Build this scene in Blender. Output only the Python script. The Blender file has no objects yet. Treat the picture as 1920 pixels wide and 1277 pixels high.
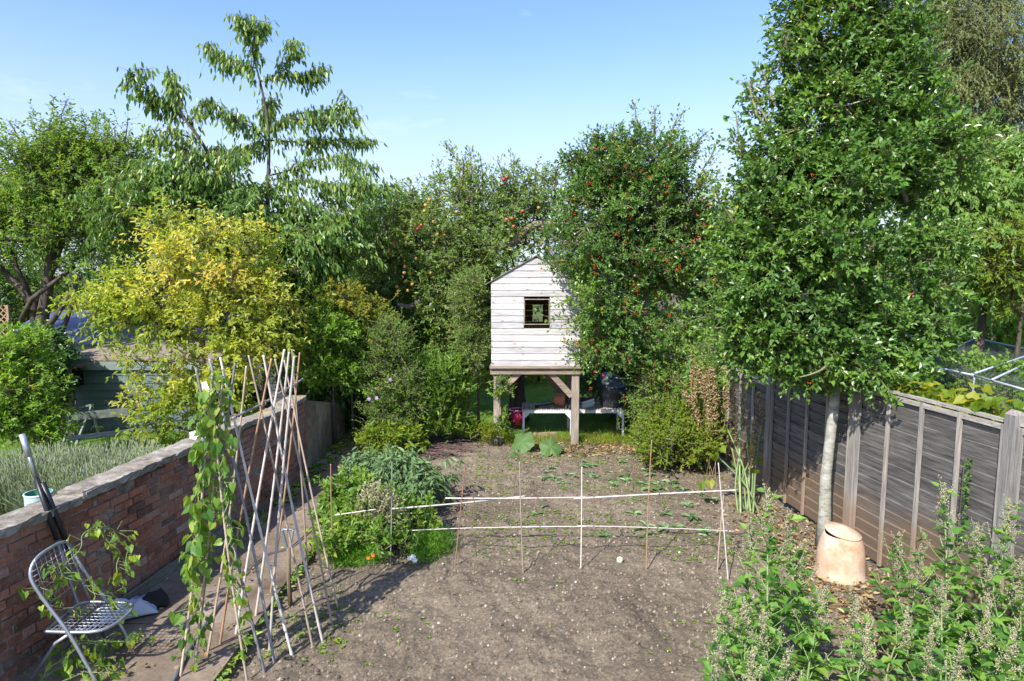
import bpy, math, random
import numpy as np
from mathutils import Vector, Matrix
R = math.radians
rng = np.random.default_rng(7)
random.seed(7)
scene = bpy.context.scene
# ------------------------------------------------------------------ camera
CAM_Z, F = 3.0, 1200.0
PITCH = math.atan(128.0 / F)
cd = bpy.data.cameras.new("camera"); cam = bpy.data.objects.new("camera", cd)
scene.collection.objects.link(cam); scene.camera = cam
cd.sensor_width = 36; cd.lens = 36 * F / 1920; cd.clip_start = 0.05; cd.clip_end = 4000
cam.location = (0, 0, CAM_Z); cam.rotation_euler = (R(90) - PITCH, 0, 0)
cp, sp_ = math.cos(PITCH), math.sin(PITCH)

def ray(px, py):
    u, v = (px - 960) / F, -(py - 638.5) / F
    return np.array([u, cp + v * sp_, -sp_ + v * cp])
def P(px, py, Y):
    """world point seen at photo pixel (px,py) at forward distance Y"""
    r = ray(px, py); return np.array([r[0], r[1], r[2]]) * (Y / r[1]) + np.array([0, 0, CAM_Z])
def G(px, py, z=0.0):
    r = ray(px, py); t = (z - CAM_Z) / r[2]; return r * t + np.array([0, 0, CAM_Z])
# ------------------------------------------------------------------ world and sun
SUN_EL, SUN_AZ = 43.5, 31.5          # azimuth: shadows fall to +Y and by this angle towards +X
w = bpy.data.worlds.new("World"); scene.world = w; w.use_nodes = True
nt = w.node_tree; nt.nodes.clear()
sky = nt.nodes.new("ShaderNodeTexSky"); sky.sky_type = 'NISHITA'; sky.sun_disc = False
sky.sun_elevation = R(SUN_EL); sky.sun_rotation = R(180 + SUN_AZ); sky.air_density = 1.0; sky.dust_density = 1.0; sky.ozone_density = 2.0; sky.air_density = 1.0
bg = nt.nodes.new("ShaderNodeBackground"); bg.inputs[1].default_value = 0.15
wo = nt.nodes.new("ShaderNodeOutputWorld")
# thin wispy clouds in the sky itself
tc = nt.nodes.new("ShaderNodeTexCoord"); mp = nt.nodes.new("ShaderNodeMapping"); mp.inputs['Scale'].default_value = (2.2, 2.2, 6.5)
nz = nt.nodes.new("ShaderNodeTexNoise"); nz.inputs['Scale'].default_value = 1.6; nz.inputs['Detail'].default_value = 8; nz.inputs['Roughness'].default_value = .6
cr = nt.nodes.new("ShaderNodeValToRGB"); cr.color_ramp.elements[0].position = .62; cr.color_ramp.elements[1].position = .85
cr.color_ramp.elements[1].color = (.45, .45, .45, 1)
mx = nt.nodes.new("ShaderNodeMix"); mx.data_type = 'RGBA'; mx.inputs[7].default_value = (4.2, 4.25, 4.3, 1)
nt.links.new(tc.outputs['Generated'], mp.inputs[0]); nt.links.new(mp.outputs[0], nz.inputs[0]); nt.links.new(nz.outputs[0], cr.inputs[0])
tn = nt.nodes.new('ShaderNodeMix'); tn.data_type = 'RGBA'; tn.blend_type = 'MULTIPLY'; tn.inputs[0].default_value = 1; tn.inputs[7].default_value = (.7, .78, .98, 1); nt.links.new(sky.outputs[0], tn.inputs[6])
# pale haze low in the sky
sz_ = nt.nodes.new('ShaderNodeSeparateXYZ'); nt.links.new(tc.outputs['Generated'], sz_.inputs[0])
hr_ = nt.nodes.new('ShaderNodeValToRGB'); hr_.color_ramp.interpolation = 'EASE'; hr_.color_ramp.elements[0].position = 0.0; hr_.color_ramp.elements[0].color = (.85, .85, .85, 1); hr_.color_ramp.elements[1].position = .36; hr_.color_ramp.elements[1].color = (0, 0, 0, 1)
nt.links.new(sz_.outputs[2], hr_.inputs[0])
hz_ = nt.nodes.new('ShaderNodeMix'); hz_.data_type = 'RGBA'; hz_.inputs[7].default_value = (2.7, 2.95, 3.15, 1); nt.links.new(hr_.outputs[0], hz_.inputs[0]); nt.links.new(tn.outputs[2], hz_.inputs[6])
nt.links.new(cr.outputs[0], mx.inputs[0]); nt.links.new(hz_.outputs[2], mx.inputs[6]); nt.links.new(mx.outputs[2], bg.inputs[0]); nt.links.new(bg.outputs[0], wo.inputs[0])
sd = bpy.data.lights.new("sun", 'SUN'); sd.energy = 4.0; sd.angle = R(0.53); sd.color = (1, .955, .88)
sun = bpy.data.objects.new("sun", sd); scene.collection.objects.link(sun)
ce = math.cos(R(SUN_EL))
tosun = Vector((-math.sin(R(SUN_AZ)) * ce, -math.cos(R(SUN_AZ)) * ce, math.sin(R(SUN_EL))))
sun.rotation_euler = tosun.to_track_quat('Z', 'Y').to_euler(); sun.location = (-5, -8, 12)
scene.view_settings.view_transform = 'Standard'; scene.view_settings.look = 'None'
scene.view_settings.exposure = 1.1; scene.view_settings.gamma = 1
scene.render.engine = 'CYCLES'
scene.cycles.max_bounces = 8; scene.cycles.diffuse_bounces = 5; scene.cycles.glossy_bounces = 2
scene.cycles.transmission_bounces = 4; scene.cycles.transparent_max_bounces = 8
# ------------------------------------------------------------------ mesh building
class MB:
    """collects vertices and faces, then links them as one mesh object"""
    def __init__(s): s.v = []; s.f = {}; s.t = []; s.n = 0
    def add(s, V, Fc, tint=None):
        V = np.asarray(V, float).reshape(-1, 3); Fc = np.asarray(Fc, int)
        s.f.setdefault(Fc.shape[1], []).append(Fc + s.n); s.v.append(V)
        if tint is None: tint = rng.random()
        s.t.append(np.full(len(V), tint) if np.isscalar(tint) else np.asarray(tint, float)); s.n += len(V)
    def box(s, c, size, rot=None, tint=None):
        h = np.array(size) / 2.0
        V = np.array([[x, y, z] for x in (-1, 1) for y in (-1, 1) for z in (-1, 1)], float) * h
        if rot is not None: V = V @ np.array(rot).T
        s.add(V + np.array(c), [[0, 1, 3, 2], [4, 6, 7, 5], [0, 4, 5, 1], [2, 3, 7, 6], [0, 2, 6, 4], [1, 5, 7, 3]], tint)
    def bar(s, a, b, w, d, up=(0, 0, 1), tint=None):
        """square timber from a to b; w across, d along up"""
        a, b = np.array(a, float), np.array(b, float); x = b - a; L = np.linalg.norm(x); x /= L
        y = np.cross(up, x); y /= np.linalg.norm(y); z = np.cross(x, y)
        s.box((a + b) / 2, (L, w, d), np.stack([x, y, z], 1), tint)
    def prism(s, poly, a, b, axis=1, tint=None):
        """polygon in the two other axes, extruded along axis from a to b"""
        n = len(poly); V = []
        for t in (a, b):
            for p in poly:
                q = list(p); q.insert(axis, t); V.append(q)
        if tint is None: tint = rng.random()
        n0 = s.n
        s.add(V, [[i, (i + 1) % n, n + (i + 1) % n, n + i] for i in range(n)], tint)
        s.f.setdefault(n, []).append(np.array([list(range(n))[::-1], list(range(n, 2 * n))]) + n0)
    def tube(s, pts, r, k=8, tint=None, cap=True):
        pts = np.array(pts, float); n = len(pts); r = np.full(n, r) if np.isscalar(r) else np.array(r, float)
        T = np.gradient(pts, axis=0); T /= np.linalg.norm(T, axis=1)[:, None] + 1e-12
        ref = np.array([0, 0, 1.0]) if abs(T[0][2]) < .9 else np.array([1.0, 0, 0])
        V = []; u = np.cross(T[0], ref); u /= np.linalg.norm(u)
        for i in range(n):
            u = u - T[i] * (u @ T[i]); u /= np.linalg.norm(u) + 1e-12; v = np.cross(T[i], u)
            for j in range(k):
                a = 2 * math.pi * j / k; V.append(pts[i] + r[i] * (math.cos(a) * u + math.sin(a) * v))
        if tint is None: tint = rng.random()
        n0 = s.n
        s.add(V, [[i * k + j, i * k + (j + 1) % k, (i + 1) * k + (j + 1) % k, (i + 1) * k + j] for i in range(n - 1) for j in range(k)], tint)
        if cap: s.f.setdefault(k, []).append(np.array([list(range(k))[::-1], list(range((n - 1) * k, n * k))]) + n0)
    def lathe(s, prof, c=(0, 0, 0), k=28, rot=None, tint=None, wob=0):
        V = []
        for r, z in prof:
            for j in range(k):
                a = 2 * math.pi * j / k; rr = r * (1 + wob * math.sin(3 * a + z * 5))
                V.append([rr * math.cos(a), rr * math.sin(a), z])
        V = np.array(V)
        if rot is not None: V = V @ np.array(rot).T
        n = len(prof)
        s.add(V + np.array(c), [[i * k + j, i * k + (j + 1) % k, (i + 1) * k + (j + 1) % k, (i + 1) * k + j] for i in range(n - 1) for j in range(k)], tint)
    def build(s, name, m, parent=None, smooth=False, loc=None):
        V = np.concatenate(s.v); T = np.concatenate(s.t)
        off = np.zeros(3)
        if loc is not None: off = np.array(loc, float)
        elif parent is not None and 'wloc' in parent: off = np.array(parent['wloc'])
        me = bpy.data.meshes.new(name)
        tot, loops = [], []
        for k, fl in s.f.items():
            A = np.concatenate(fl); tot.append(np.full(len(A), k)); loops.append(A.ravel())
        tot = np.concatenate(tot); loops = np.concatenate(loops)
        me.vertices.add(len(V)); me.vertices.foreach_set('co', (V - off).astype(np.float32).ravel())
        me.loops.add(len(loops)); me.loops.foreach_set('vertex_index', loops.astype(np.int32))
        me.polygons.add(len(tot)); me.polygons.foreach_set('loop_start', np.concatenate([[0], np.cumsum(tot)[:-1]]).astype(np.int32))
        me.polygons.foreach_set('loop_total', tot.astype(np.int32))
        me.polygons.foreach_set('use_smooth', np.full(len(tot), bool(smooth)))
        at = me.attributes.new('tint', 'FLOAT', 'POINT'); at.data.foreach_set('value', T.astype(np.float32))
        me.update(calc_edges=True)
        me.materials.append(m)
        o = bpy.data.objects.new(name, me); scene.collection.objects.link(o)
        if parent is not None: o.parent = parent
        elif loc is not None: o.location = loc
        return o
def tag(o, label=None, cat=None, group=None, kind=None):
    if label: o['label'] = label
    if cat: o['category'] = cat
    if group: o['group'] = group
    if kind: o['kind'] = kind
    return o
def thing(name, label, cat, loc=(0, 0, 0), group=None):
    o = bpy.data.objects.new(name, None); scene.collection.objects.link(o); o.location = [float(c) for c in loc]
    o['wloc'] = [float(c) for c in loc]; o.empty_display_size = .2
    return tag(o, label, cat, group)
# ------------------------------------------------------------------ materials
class NT:
    def __init__(s, name):
        s.m = bpy.data.materials.new(name); s.m.use_nodes = True; s.t = s.m.node_tree; s.t.nodes.clear()
        s.out = s.n('ShaderNodeOutputMaterial')
    def n(s, t, **kw):
        x = s.t.nodes.new(t)
        for k, v in kw.items():
            if k.startswith('_'): setattr(x, k[1:], v)
            elif k.startswith('i') and k[1:].isdigit(): x.inputs[int(k[1:])].default_value = v
            else: x.inputs[k].default_value = v
        return x
    def l(s, a, b): s.t.links.new(a, b)
    def tint(s): return s.n('ShaderNodeAttribute', _attribute_name='tint').outputs['Fac']
    def noise(s, scale, detail=5, rough=.55, vec=(1, 1, 1), obj=True, dist=0):
        c = s.n('ShaderNodeTexCoord'); m = s.n('ShaderNodeMapping', Scale=vec)
        s.l(c.outputs['Object'], m.inputs[0]); x = s.n('ShaderNodeTexNoise', Scale=scale, Detail=detail, Roughness=rough, Distortion=dist)
        s.l(m.outputs[0], x.inputs[0]); return x.outputs[0]
    def ramp(s, fac, stops):
        r = s.n('ShaderNodeValToRGB'); e = r.color_ramp.elements
        while len(e) < len(stops): e.new(.5)
        for el, (p, c) in zip(e, stops):
            el.position = p; el.color = (*c, 1) if len(c) == 3 else c
        s.l(fac, r.inputs[0]); return r.outputs[0]
    def mix(s, fac, a, b, mode='MIX'):
        x = s.n('ShaderNodeMix', _data_type='RGBA', _blend_type=mode)
        for v, i in ((fac, 0), (a, 6), (b, 7)):
            if hasattr(v, 'links'): s.l(v, x.inputs[i])
            else: x.inputs[i].default_value = v if i == 0 else ((*v, 1) if len(v) == 3 else v)
        return x.outputs[2]
    def math(s, op, a, b=0.0):
        x = s.n('ShaderNodeMath', _operation=op)
        for v, i in ((a, 0), (b, 1)):
            if hasattr(v, 'links'): s.l(v, x.inputs[i])
            else: x.inputs[i].default_value = v
        return x.outputs[0]
    def bsdf(s, col, rough=.8, bump=None, bstr=.3, bdist=.01, spec=.3, metal=0, alpha=None):
        b = s.n('ShaderNodeBsdfPrincipled', Metallic=metal)
        b.inputs['Specular IOR Level'].default_value = spec
        if hasattr(col, 'links'): s.l(col, b.inputs['Base Color'])
        else: b.inputs['Base Color'].default_value = (*col, 1)
        if hasattr(rough, 'links'): s.l(rough, b.inputs['Roughness'])
        else: b.inputs['Roughness'].default_value = rough
        if bump is not None:
            bn = s.n('ShaderNodeBump', Strength=bstr, Distance=bdist); s.l(bump, bn.inputs['Height']); s.l(bn.outputs[0], b.inputs['Normal'])
        return b
    def done(s, b): s.l(b.outputs[0], s.out.inputs[0]); return s.m

def leaf_mat(name, stops, rough=.45, spec=.4, trans=.35, yellow=1.3):
    trans = min(.5, trans * 1.25)
    N = NT(name); c = N.ramp(N.tint(), stops)
    n = N.noise(1.3, 2); c = N.mix(1.0, c, N.ramp(n, [(.3, (.82, .86, .82)), (.7, (1.15, 1.12, 1.1))]), 'MULTIPLY')
    b = N.bsdf(c, rough, spec=spec)
    tr = N.n('ShaderNodeBsdfTranslucent')
    N.l(N.mix(1.0, c, (1.5 * yellow, 1.6, .7), 'MULTIPLY'), tr.inputs[0])
    mxs = N.n('ShaderNodeMixShader', Fac=trans); N.l(b.outputs[0], mxs.inputs[1]); N.l(tr.outputs[0], mxs.inputs[2])
    N.l(mxs.outputs[0], N.out.inputs[0]); return N.m
def plain(name, col, rough=.6, var=.25, scale=6, spec=.4, metal=0, bstr=.1, vec=(1, 1, 1), tintvar=.3):
    N = NT(name); n = N.noise(scale, 6, vec=vec)
    a = tuple(c * (1 - var) for c in col); b = tuple(min(1, c * (1 + var)) for c in col)
    c = N.ramp(n, [(.3, a), (.7, b)])
    if tintvar: c = N.mix(1.0, c, N.ramp(N.tint(), [(0, (1 - tintvar,) * 3), (1, (1 + tintvar * .4,) * 3)]), 'MULTIPLY')
    return N.done(N.bsdf(c, rough, n, bstr, .01, spec, metal))
def wood(name, dark, light, vec, rough=.85, knots=False, stain=None, gr=9):
    """weathered timber: grain runs along the axis with the small scale"""
    N = NT(name); g = N.noise(gr, 8, .7, vec, dist=.4); big = N.noise(2.2, 3, .5, tuple(min(v, 3) for v in vec))
    c = N.ramp(g, [(.32, dark), (.62, light)])
    c = N.mix(1.0, c, N.ramp(big, [(.3, (.72, .72, .72)), (.7, (1.12, 1.1, 1.08))]), 'MULTIPLY')
    c = N.mix(1.0, c, N.ramp(N.tint(), [(0, (.78, .78, .8)), (1, (1.12, 1.1, 1.06))]), 'MULTIPLY')
    if knots:
        co = N.n('ShaderNodeTexCoord'); m = N.n('ShaderNodeMapping', Scale=(4.2, 4.2, 8.5)); N.l(co.outputs['Object'], m.inputs[0])
        v = N.n('ShaderNodeTexVoronoi', Scale=1.0, Randomness=.9); N.l(m.outputs[0], v.inputs[0])
        c = N.mix(N.ramp(v.outputs[0], [(.06, (.75, .75, .75)), (.16, (0, 0, 0))]), c, (.16, .12, .09))
    if knots:
        c = N.mix(N.ramp(N.noise(1.7, 6, .7, (1, 1, .7)), [(.5, (0, 0, 0)), (.75, (.55, .55, .55))]), c, (.3, .29, .25))
    if stain:
        co = N.n('ShaderNodeTexCoord'); sx = N.n('ShaderNodeSeparateXYZ'); N.l(co.outputs['Object'], sx.inputs[0])
        h = N.math('ADD', sx.outputs[2], N.math('MULTIPLY', N.noise(1.4, 4), -.9))
        c = N.mix(N.ramp(h, [(stain[1] - .1, (.9, .9, .9)), (stain[1] + .38, (0, 0, 0))]), c, N.mix(g, tuple(x * .7 for x in stain[0]), tuple(x * 1.3 for x in stain[0])))
    return N.done(N.bsdf(c, rough, g, .5, .004, .2))
M = {}
G3 = lambda *a: a
M['holly'] = leaf_mat('holly_leaf', [(0, G3(0.048, 0.108, 0.018)), (.5, G3(0.095, 0.201, 0.033)), (.85, G3(0.190, 0.319, 0.045)), (1, G3(0.394, 0.419, 0.060))], .34, .55, .25)
M['cherry'] = leaf_mat('cherry_leaf', [(0, G3(0.078, 0.156, 0.033)), (.6, G3(0.153, 0.271, 0.058)), (.93, G3(0.309, 0.419, 0.083)), (1, G3(0.419, 0.485, 0.110))], .38, .5, .3)
M['apple'] = leaf_mat('apple_leaf', [(0, G3(0.079, 0.147, 0.032)), (.6, G3(0.172, 0.274, 0.061)), (.92, G3(0.365, 0.422, 0.087)), (1, G3(0.700, 0.633, 0.087))], .42, .45, .3)
M['yellow'] = leaf_mat('yellow_leaf', [(0, G3(0.096, 0.198, 0.028)), (.3, G3(0.214, 0.323, 0.039)), (.62, G3(0.384, 0.437, 0.076)), (.9, G3(0.586, 0.542, 0.142)), (1, G3(0.533, 0.251, 0.065))], .45, .4, .42)
M['green'] = leaf_mat('green_leaf', [(0, G3(0.066, 0.148, 0.022)), (.6, G3(0.169, 0.294, 0.044)), (1, G3(0.384, 0.484, 0.059))], .45, .4, .35)
M['bright'] = leaf_mat('bright_leaf', [(0, G3(0.082, 0.185, 0.025)), (.6, G3(0.190, 0.346, 0.037)), (1, G3(0.380, 0.469, 0.062))], .45, .4, .4)
M['lime'] = leaf_mat('lime_leaf', [(0, G3(0.095, 0.178, 0.017)), (.6, G3(0.206, 0.291, 0.025)), (1, G3(0.396, 0.372, 0.043))], .5, .35, .4)
M['ivy'] = leaf_mat('ivy_leaf', [(0, G3(0.028, 0.081, 0.019)), (.7, G3(0.074, 0.161, 0.039)), (1, G3(0.167, 0.258, 0.062))], .3, .5, .2)
M['grey_green'] = leaf_mat('silvery_leaf', [(0, G3(0.075, 0.141, 0.056)), (.6, G3(0.150, 0.246, 0.105)), (1, G3(0.300, 0.405, 0.224))], .6, .3, .25)
M['birch'] = leaf_mat('birch_leaf', [(0, G3(0.084, 0.120, 0.042)), (.6, G3(0.192, 0.228, 0.084)), (1, G3(0.396, 0.384, 0.156))], .5, .35, .3)
M['weed'] = leaf_mat('weed_leaf', [(0, G3(0.064, 0.169, 0.033)), (.6, G3(0.139, 0.304, 0.056)), (1, G3(0.265, 0.427, 0.079))], .5, .35, .42)
M['seed'] = leaf_mat('seed_head', [(0, G3(.2, .19, .11)), (.6, G3(.4, .37, .24)), (1, G3(.55, .5, .35))], .8, .2, .2, 1)
M['fern'] = leaf_mat('feathery_leaf', [(0, G3(.07, .18, .02)), (.6, G3(.14, .32, .03)), (1, G3(.25, .42, .05))], .5, .3, .35)
M['lavender'] = leaf_mat('lavender_leaf', [(0, G3(0.110, 0.154, 0.074)), (.6, G3(0.230, 0.297, 0.149)), (.85, G3(0.331, 0.396, 0.231)), (1, G3(0.276, 0.264, 0.330))], .7, .2, .2)
M['dry'] = leaf_mat('dry_leaf', [(0, G3(.12, .07, .035)), (.5, G3(.3, .2, .1)), (1, G3(.5, .38, .22))], .7, .2, .2, 1)
M['brown_seed'] = leaf_mat('brown_seed_pod', [(0, G3(.16, .1, .05)), (.6, G3(.36, .25, .13)), (1, G3(.52, .42, .25))], .8, .2, .15, 1)
M['autumn'] = leaf_mat('autumn_leaf', [(0, G3(.08, .15, .02)), (.55, G3(.22, .26, .03)), (1, G3(.5, .27, .03))], .5, .3, .4)
M['vine'] = leaf_mat('bindweed_leaf', [(0, G3(0.063, 0.175, 0.028)), (.6, G3(0.171, 0.304, 0.048)), (1, G3(0.324, 0.405, 0.076))], .45, .4, .45)
M['grass'] = leaf_mat('grass_blade', [(0, G3(.06, .14, .02)), (.6, G3(.12, .24, .03)), (1, G3(.26, .32, .08))], .6, .3, .35)
M['squash'] = leaf_mat('squash_leaf', [(0, G3(.09, .17, .05)), (1, G3(.14, .24, .08))], .55, .3, .3)
M['bark'] = plain('dark_bark', (.09, .07, .055), .9, .5, 14, .2, bstr=.8, vec=(1, 1, .3))
M['bark_grey'] = plain('grey_bark', (.22, .18, .14), .9, .5, 14, .2, bstr=.8, vec=(1, 1, .3))
M['twig'] = plain('green_twig', (.2, .2, .09), .8, .4, 9, .2)
M['stem'] = plain('green_stem', (.22, .3, .12), .6, .25, 9, .3)
N = NT('pale_smooth_bark'); n1 = N.noise(9, 7, .65, (1, 1, 2.2)); n2 = N.noise(26, 4, .6, (.5, .5, 3))
c = N.ramp(n1, [(.3, (.12, .12, .085)), (.5, (.3, .29, .24)), (.7, (.44, .42, .38))]); c = N.mix(N.ramp(n2, [(.62, (0, 0, 0)), (.68, (.75, .75, .75))]), c, (.14, .12, .09))
M['bark_pale'] = N.done(N.bsdf(c, .8, n2, .4, .006, .25))
M['berry'] = plain('red_berry', (.48, .075, .015), .35, .2, 20, .5, tintvar=.5)
# soil
N = NT('dry_soil'); n1 = N.noise(.7, 4); n2 = N.noise(38, 8, .72); n3 = N.noise(5, 6, .65)
c = N.ramp(n2, [(.28, (.085, .066, .05)), (.5, (.175, .143, .106)), (.72, (.325, .267, .2))])
c = N.mix(1.0, c, N.ramp(n3, [(.3, (.74, .73, .72)), (.68, (1.16, 1.14, 1.12))]), 'MULTIPLY'); c = N.mix(1.0, c, N.ramp(n1, [(.35, (.76, .75, .73)), (.65, (1.12, 1.12, 1.1))]), 'MULTIPLY')
M['soil'] = N.done(N.bsdf(c, .95, n2, .9, .02, .12))
M['clod'] = plain('soil_clod', (.2, .165, .125), .95, .45, 30, .1, bstr=.6, tintvar=.5)
M['stone'] = plain('small_stone', (.45, .4, .34), .8, .3, 20, .3, tintvar=.5)
N = NT('old_concrete'); n1 = N.noise(1.6, 7, .65); n2 = N.noise(30, 8, .7); n3 = N.noise(6, 5, .7)
c = N.ramp(n1, [(.3, (.1, .076, .054)), (.5, (.2, .155, .115)), (.72, (.33, .265, .205))]); c = N.mix(N.ramp(n3, [(.56, (0, 0, 0)), (.68, (.7, .7, .7))]), c, (.085, .085, .045))
c = N.mix(1.0, c, N.ramp(n2, [(.3, (.72, .72, .72)), (.7, (1.18, 1.16, 1.14))]), 'MULTIPLY')
M['concrete'] = N.done(N.bsdf(c, .92, n2, .5, .008, .2))
N = NT('lichened_coping'); n1 = N.noise(7, 8, .75); n2 = N.noise(2, 5)
c = N.ramp(n1, [(.3, (.1, .085, .065)), (.5, (.24, .21, .17)), (.68, (.4, .37, .32))]); c = N.mix(N.ramp(n2, [(.58, (0, 0, 0)), (.7, (.5, .5, .5))]), c, (.4, .25, .06))
M['coping'] = N.done(N.bsdf(c, .95, n1, .9, .02, .15))
N = NT('old_red_brick'); n1 = N.noise(24, 7, .7); n2 = N.noise(1.1, 6, .68); n3 = N.noise(5.5, 6, .75)
c = N.ramp(N.tint(), [(0, (.11, .06, .045)), (.3, (.24, .105, .068)), (.6, (.38, .155, .09)), (.8, (.35, .2, .15)), (1, (.46, .33, .27))])
c = N.mix(1.0, c, N.ramp(n1, [(.3, (.68, .66, .64)), (.7, (1.2, 1.18, 1.15))]), 'MULTIPLY')
c = N.mix(N.ramp(n2, [(.42, (0, 0, 0)), (.6, (.85, .85, .85))]), c, (.3, .2, .165))
n4 = N.noise(13, 6, .8); c = N.mix(N.ramp(n4, [(.55, (0, 0, 0)), (.66, (.6, .6, .6))]), c, (.42, .36, .31))
c = N.mix(N.ramp(n3, [(.6, (0, 0, 0)), (.7, (.8, .8, .8))]), c, (.06, .045, .035))
M['brick'] = N.done(N.bsdf(c, .92, n1, .9, .012, .15))
N = NT('lime_mortar'); n1 = N.noise(22, 7, .7); n2 = N.noise(3, 5)
c = N.ramp(n1, [(.3, (.12, .1, .08)), (.7, (.42, .37, .31))]); c = N.mix(N.ramp(n2, [(.5, (0, 0, 0)), (.6, (.8, .8, .8))]), c, (.09, .07, .055))
M['mortar'] = N.done(N.bsdf(c, .95, n1, .9, .02, .1))
N = NT('stained_render'); n1 = N.noise(2.2, 7, .7); n2 = N.noise(18, 6, .7)
c = N.ramp(n1, [(.3, (.11, .085, .06)), (.5, (.25, .2, .15)), (.7, (.4, .34, .27))])
M['render_wall'] = N.done(N.bsdf(c, .95, n2, .6, .01, .1))
M['white_board'] = wood('whitewashed_board', (.27, .265, .26), (.7, .68, .67), (.35, 1, 9), .75, knots=True)
M['oak'] = wood('silvered_post_timber', (.17, .135, .1), (.43, .37, .31), (9, 9, .5), .85)
M['oak_h'] = wood('silvered_beam_timber', (.15, .11, .075), (.4, .32, .25), (.5, 9, 9), .85)
M['red_board'] = wood('red_brown_board', (.14, .06, .04), (.26, .12, .085), (9, .5, 9), .85)
FC = ((.2, .14, .095), .0)
M['fence_board'] = wood('grey_fence_board', (.055, .051, .049), (.22, .207, .195), (3, .35, 8), .85, stain=FC, gr=6)
M['fence_post'] = wood('grey_fence_post', (.16, .145, .13), (.39, .365, .335), (9, 9, .4), .85, stain=((.26, .19, .13), -.2))
M['fence_cap'] = wood('grey_fence_cap', (.15, .14, .13), (.42, .39, .35), (9, .4, 9), .85)
M['cane'] = plain('bamboo_cane', (.42, .33, .25), .55, .22, 12, .4, vec=(1, 1, .25), tintvar=.35)
M['cane_grey'] = plain('weathered_grey_cane', (.24, .235, .25), .6, .2, 12, .35, vec=(1, 1, .25), tintvar=.3)
M['cane_pale'] = plain('bleached_cane', (.56, .5, .45), .55, .15, 10, .4)
M['cane_brown'] = plain('brown_cane', (.34, .2, .12), .55, .25, 10, .4)
N = NT('weathered_terracotta'); n1 = N.noise(3.5, 8, .7); n2 = N.noise(14, 6, .7)
c = N.ramp(n1, [(.3, (.34, .17, .09)), (.44, (.5, .33, .22)), (.62, (.58, .46, .36))]); c = N.mix(N.ramp(n2, [(.6, (0, 0, 0)), (.72, (.6, .6, .6))]), c, (.62, .56, .48))
M['terracotta_old'] = N.done(N.bsdf(c, .88, n2, .35, .008, .2))
M['terracotta'] = plain('orange_terracotta', (.42, .16, .08), .6, .2, 5)
M['metal_white'] = plain('white_painted_metal', (.7, .72, .74), .4, .1, 5)
M['white_slat'] = plain('grey_white_slat', (.38, .33, .28), .8, .25, 7)
M['chair_metal'] = plain('dull_silver_tube', (.42, .44, .48), .38, .2, 14, .6, metal=.6)
M['pole_grey'] = plain('grey_metal_pole', (.22, .24, .25), .35, .2, 8, .6, metal=.5)
M['pole_black'] = plain('black_plastic', (.015, .015, .017), .4, .2, 8)
M['bin_plastic'] = plain('charcoal_bin_plastic', (.05, .055, .07), .42, .15, 5, .5)
M['net_green'] = plain('green_netting_twine', (.02, .09, .07), .7, .3, 20)
M['pink'] = plain('crimson_pink_plastic', (.4, .02, .09), .45, .15, 5)
M['pink_rim'] = plain('pale_pink_rim', (.7, .35, .55), .45, .1, 5)
M['bucket'] = plain('pale_blue_bucket', (.4, .52, .56), .6, .2, 8)
M['bucket_in'] = plain('green_bucket_lining', (.06, .2, .13), .6, .3, 6)
M['sack'] = plain('pale_plastic_sack', (.5, .54, .6), .45, .12, 3)
M['sack_purple'] = plain('purple_print', (.32, .22, .34), .5, .2, 8)
M['glove'] = plain('black_fabric', (.012, .012, .014), .8, .3, 20)
M['shed_green'] = plain('grey_green_paint', (.1, .14, .14), .6, .12, 4, tintvar=.12)
M['shed_fascia'] = plain('pale_green_fascia', (.2, .25, .23), .6, .15, 6)
M['shed_cream'] = plain('cream_cladding', (.24, .24, .2), .65, .1, 4, tintvar=.1)
M['blue_roof'] = plain('blue_grey_felt', (.085, .105, .2), .5, .25, 3, .4)
M['grey_shed'] = plain('slate_grey_cladding', (.06, .06, .075), .6, .2, 5, tintvar=.15)
M['dark'] = plain('painted_dark_interior', (.01, .01, .01), .9, .2, 5)  # near-black colour standing in for the shade inside openings
M['brown_shed'] = wood('brown_shed_board', (.05, .035, .025), (.15, .11, .08), (9, 9, .5), .85)
M['bench_paint'] = plain('flaking_green_white_paint', (.22, .25, .22), .75, .35, 12)
M['lattice'] = plain('tan_lattice_wood', (.3, .2, .12), .8, .2, 8)
M['tool_handle'] = wood('ash_tool_handle', (.12, .09, .055), (.26, .2, .13), (9, 9, .5), .6)
M['tool_grip'] = plain('grey_blue_grip', (.14, .2, .22), .5, .15, 8)
M['twig_purple'] = plain('purple_brown_twig', (.13, .075, .07), .8, .3, 10, tintvar=.6)
M['timber_edge'] = wood('mossy_edging_board', (.1, .11, .08), (.28, .28, .22), (9, .5, 9), .9)
M['net_wire'] = plain('grey_cage_netting', (.09, .1, .1), .7, .1, 5)
M['cage_pole'] = plain('galvanised_pole', (.42, .46, .52), .45, .15, 8, .5, metal=.3)
M['apple_red'] = plain('red_apple_skin', (.4, .07, .045), .4, .35, 9, .5, tintvar=.3)
M['apple_gold'] = plain('yellow_orange_apple_skin', (.45, .25, .07), .4, .3, 9, .5, tintvar=.3)
M['white_petal'] = plain('white_petal', (.8, .8, .8), .6, .05, 9)
M['orange_petal'] = plain('orange_petal', (.75, .22, .02), .6, .2, 9)
M['lilac_petal'] = plain('lilac_petal', (.45, .33, .6), .6, .15, 9)
M['ball'] = plain('yellow_white_ball', (.72, .72, .52), .6, .06, 9)
M['far_wall'] = plain('grey_brown_house_wall', (.3, .26, .22), .9, .15, 2)
M['far_roof'] = plain('slate_house_roof', (.17, .17, .2), .8, .2, 3)
M['far_tile'] = plain('red_clay_tile', (.42, .17, .11), .8, .25, 5)
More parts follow.
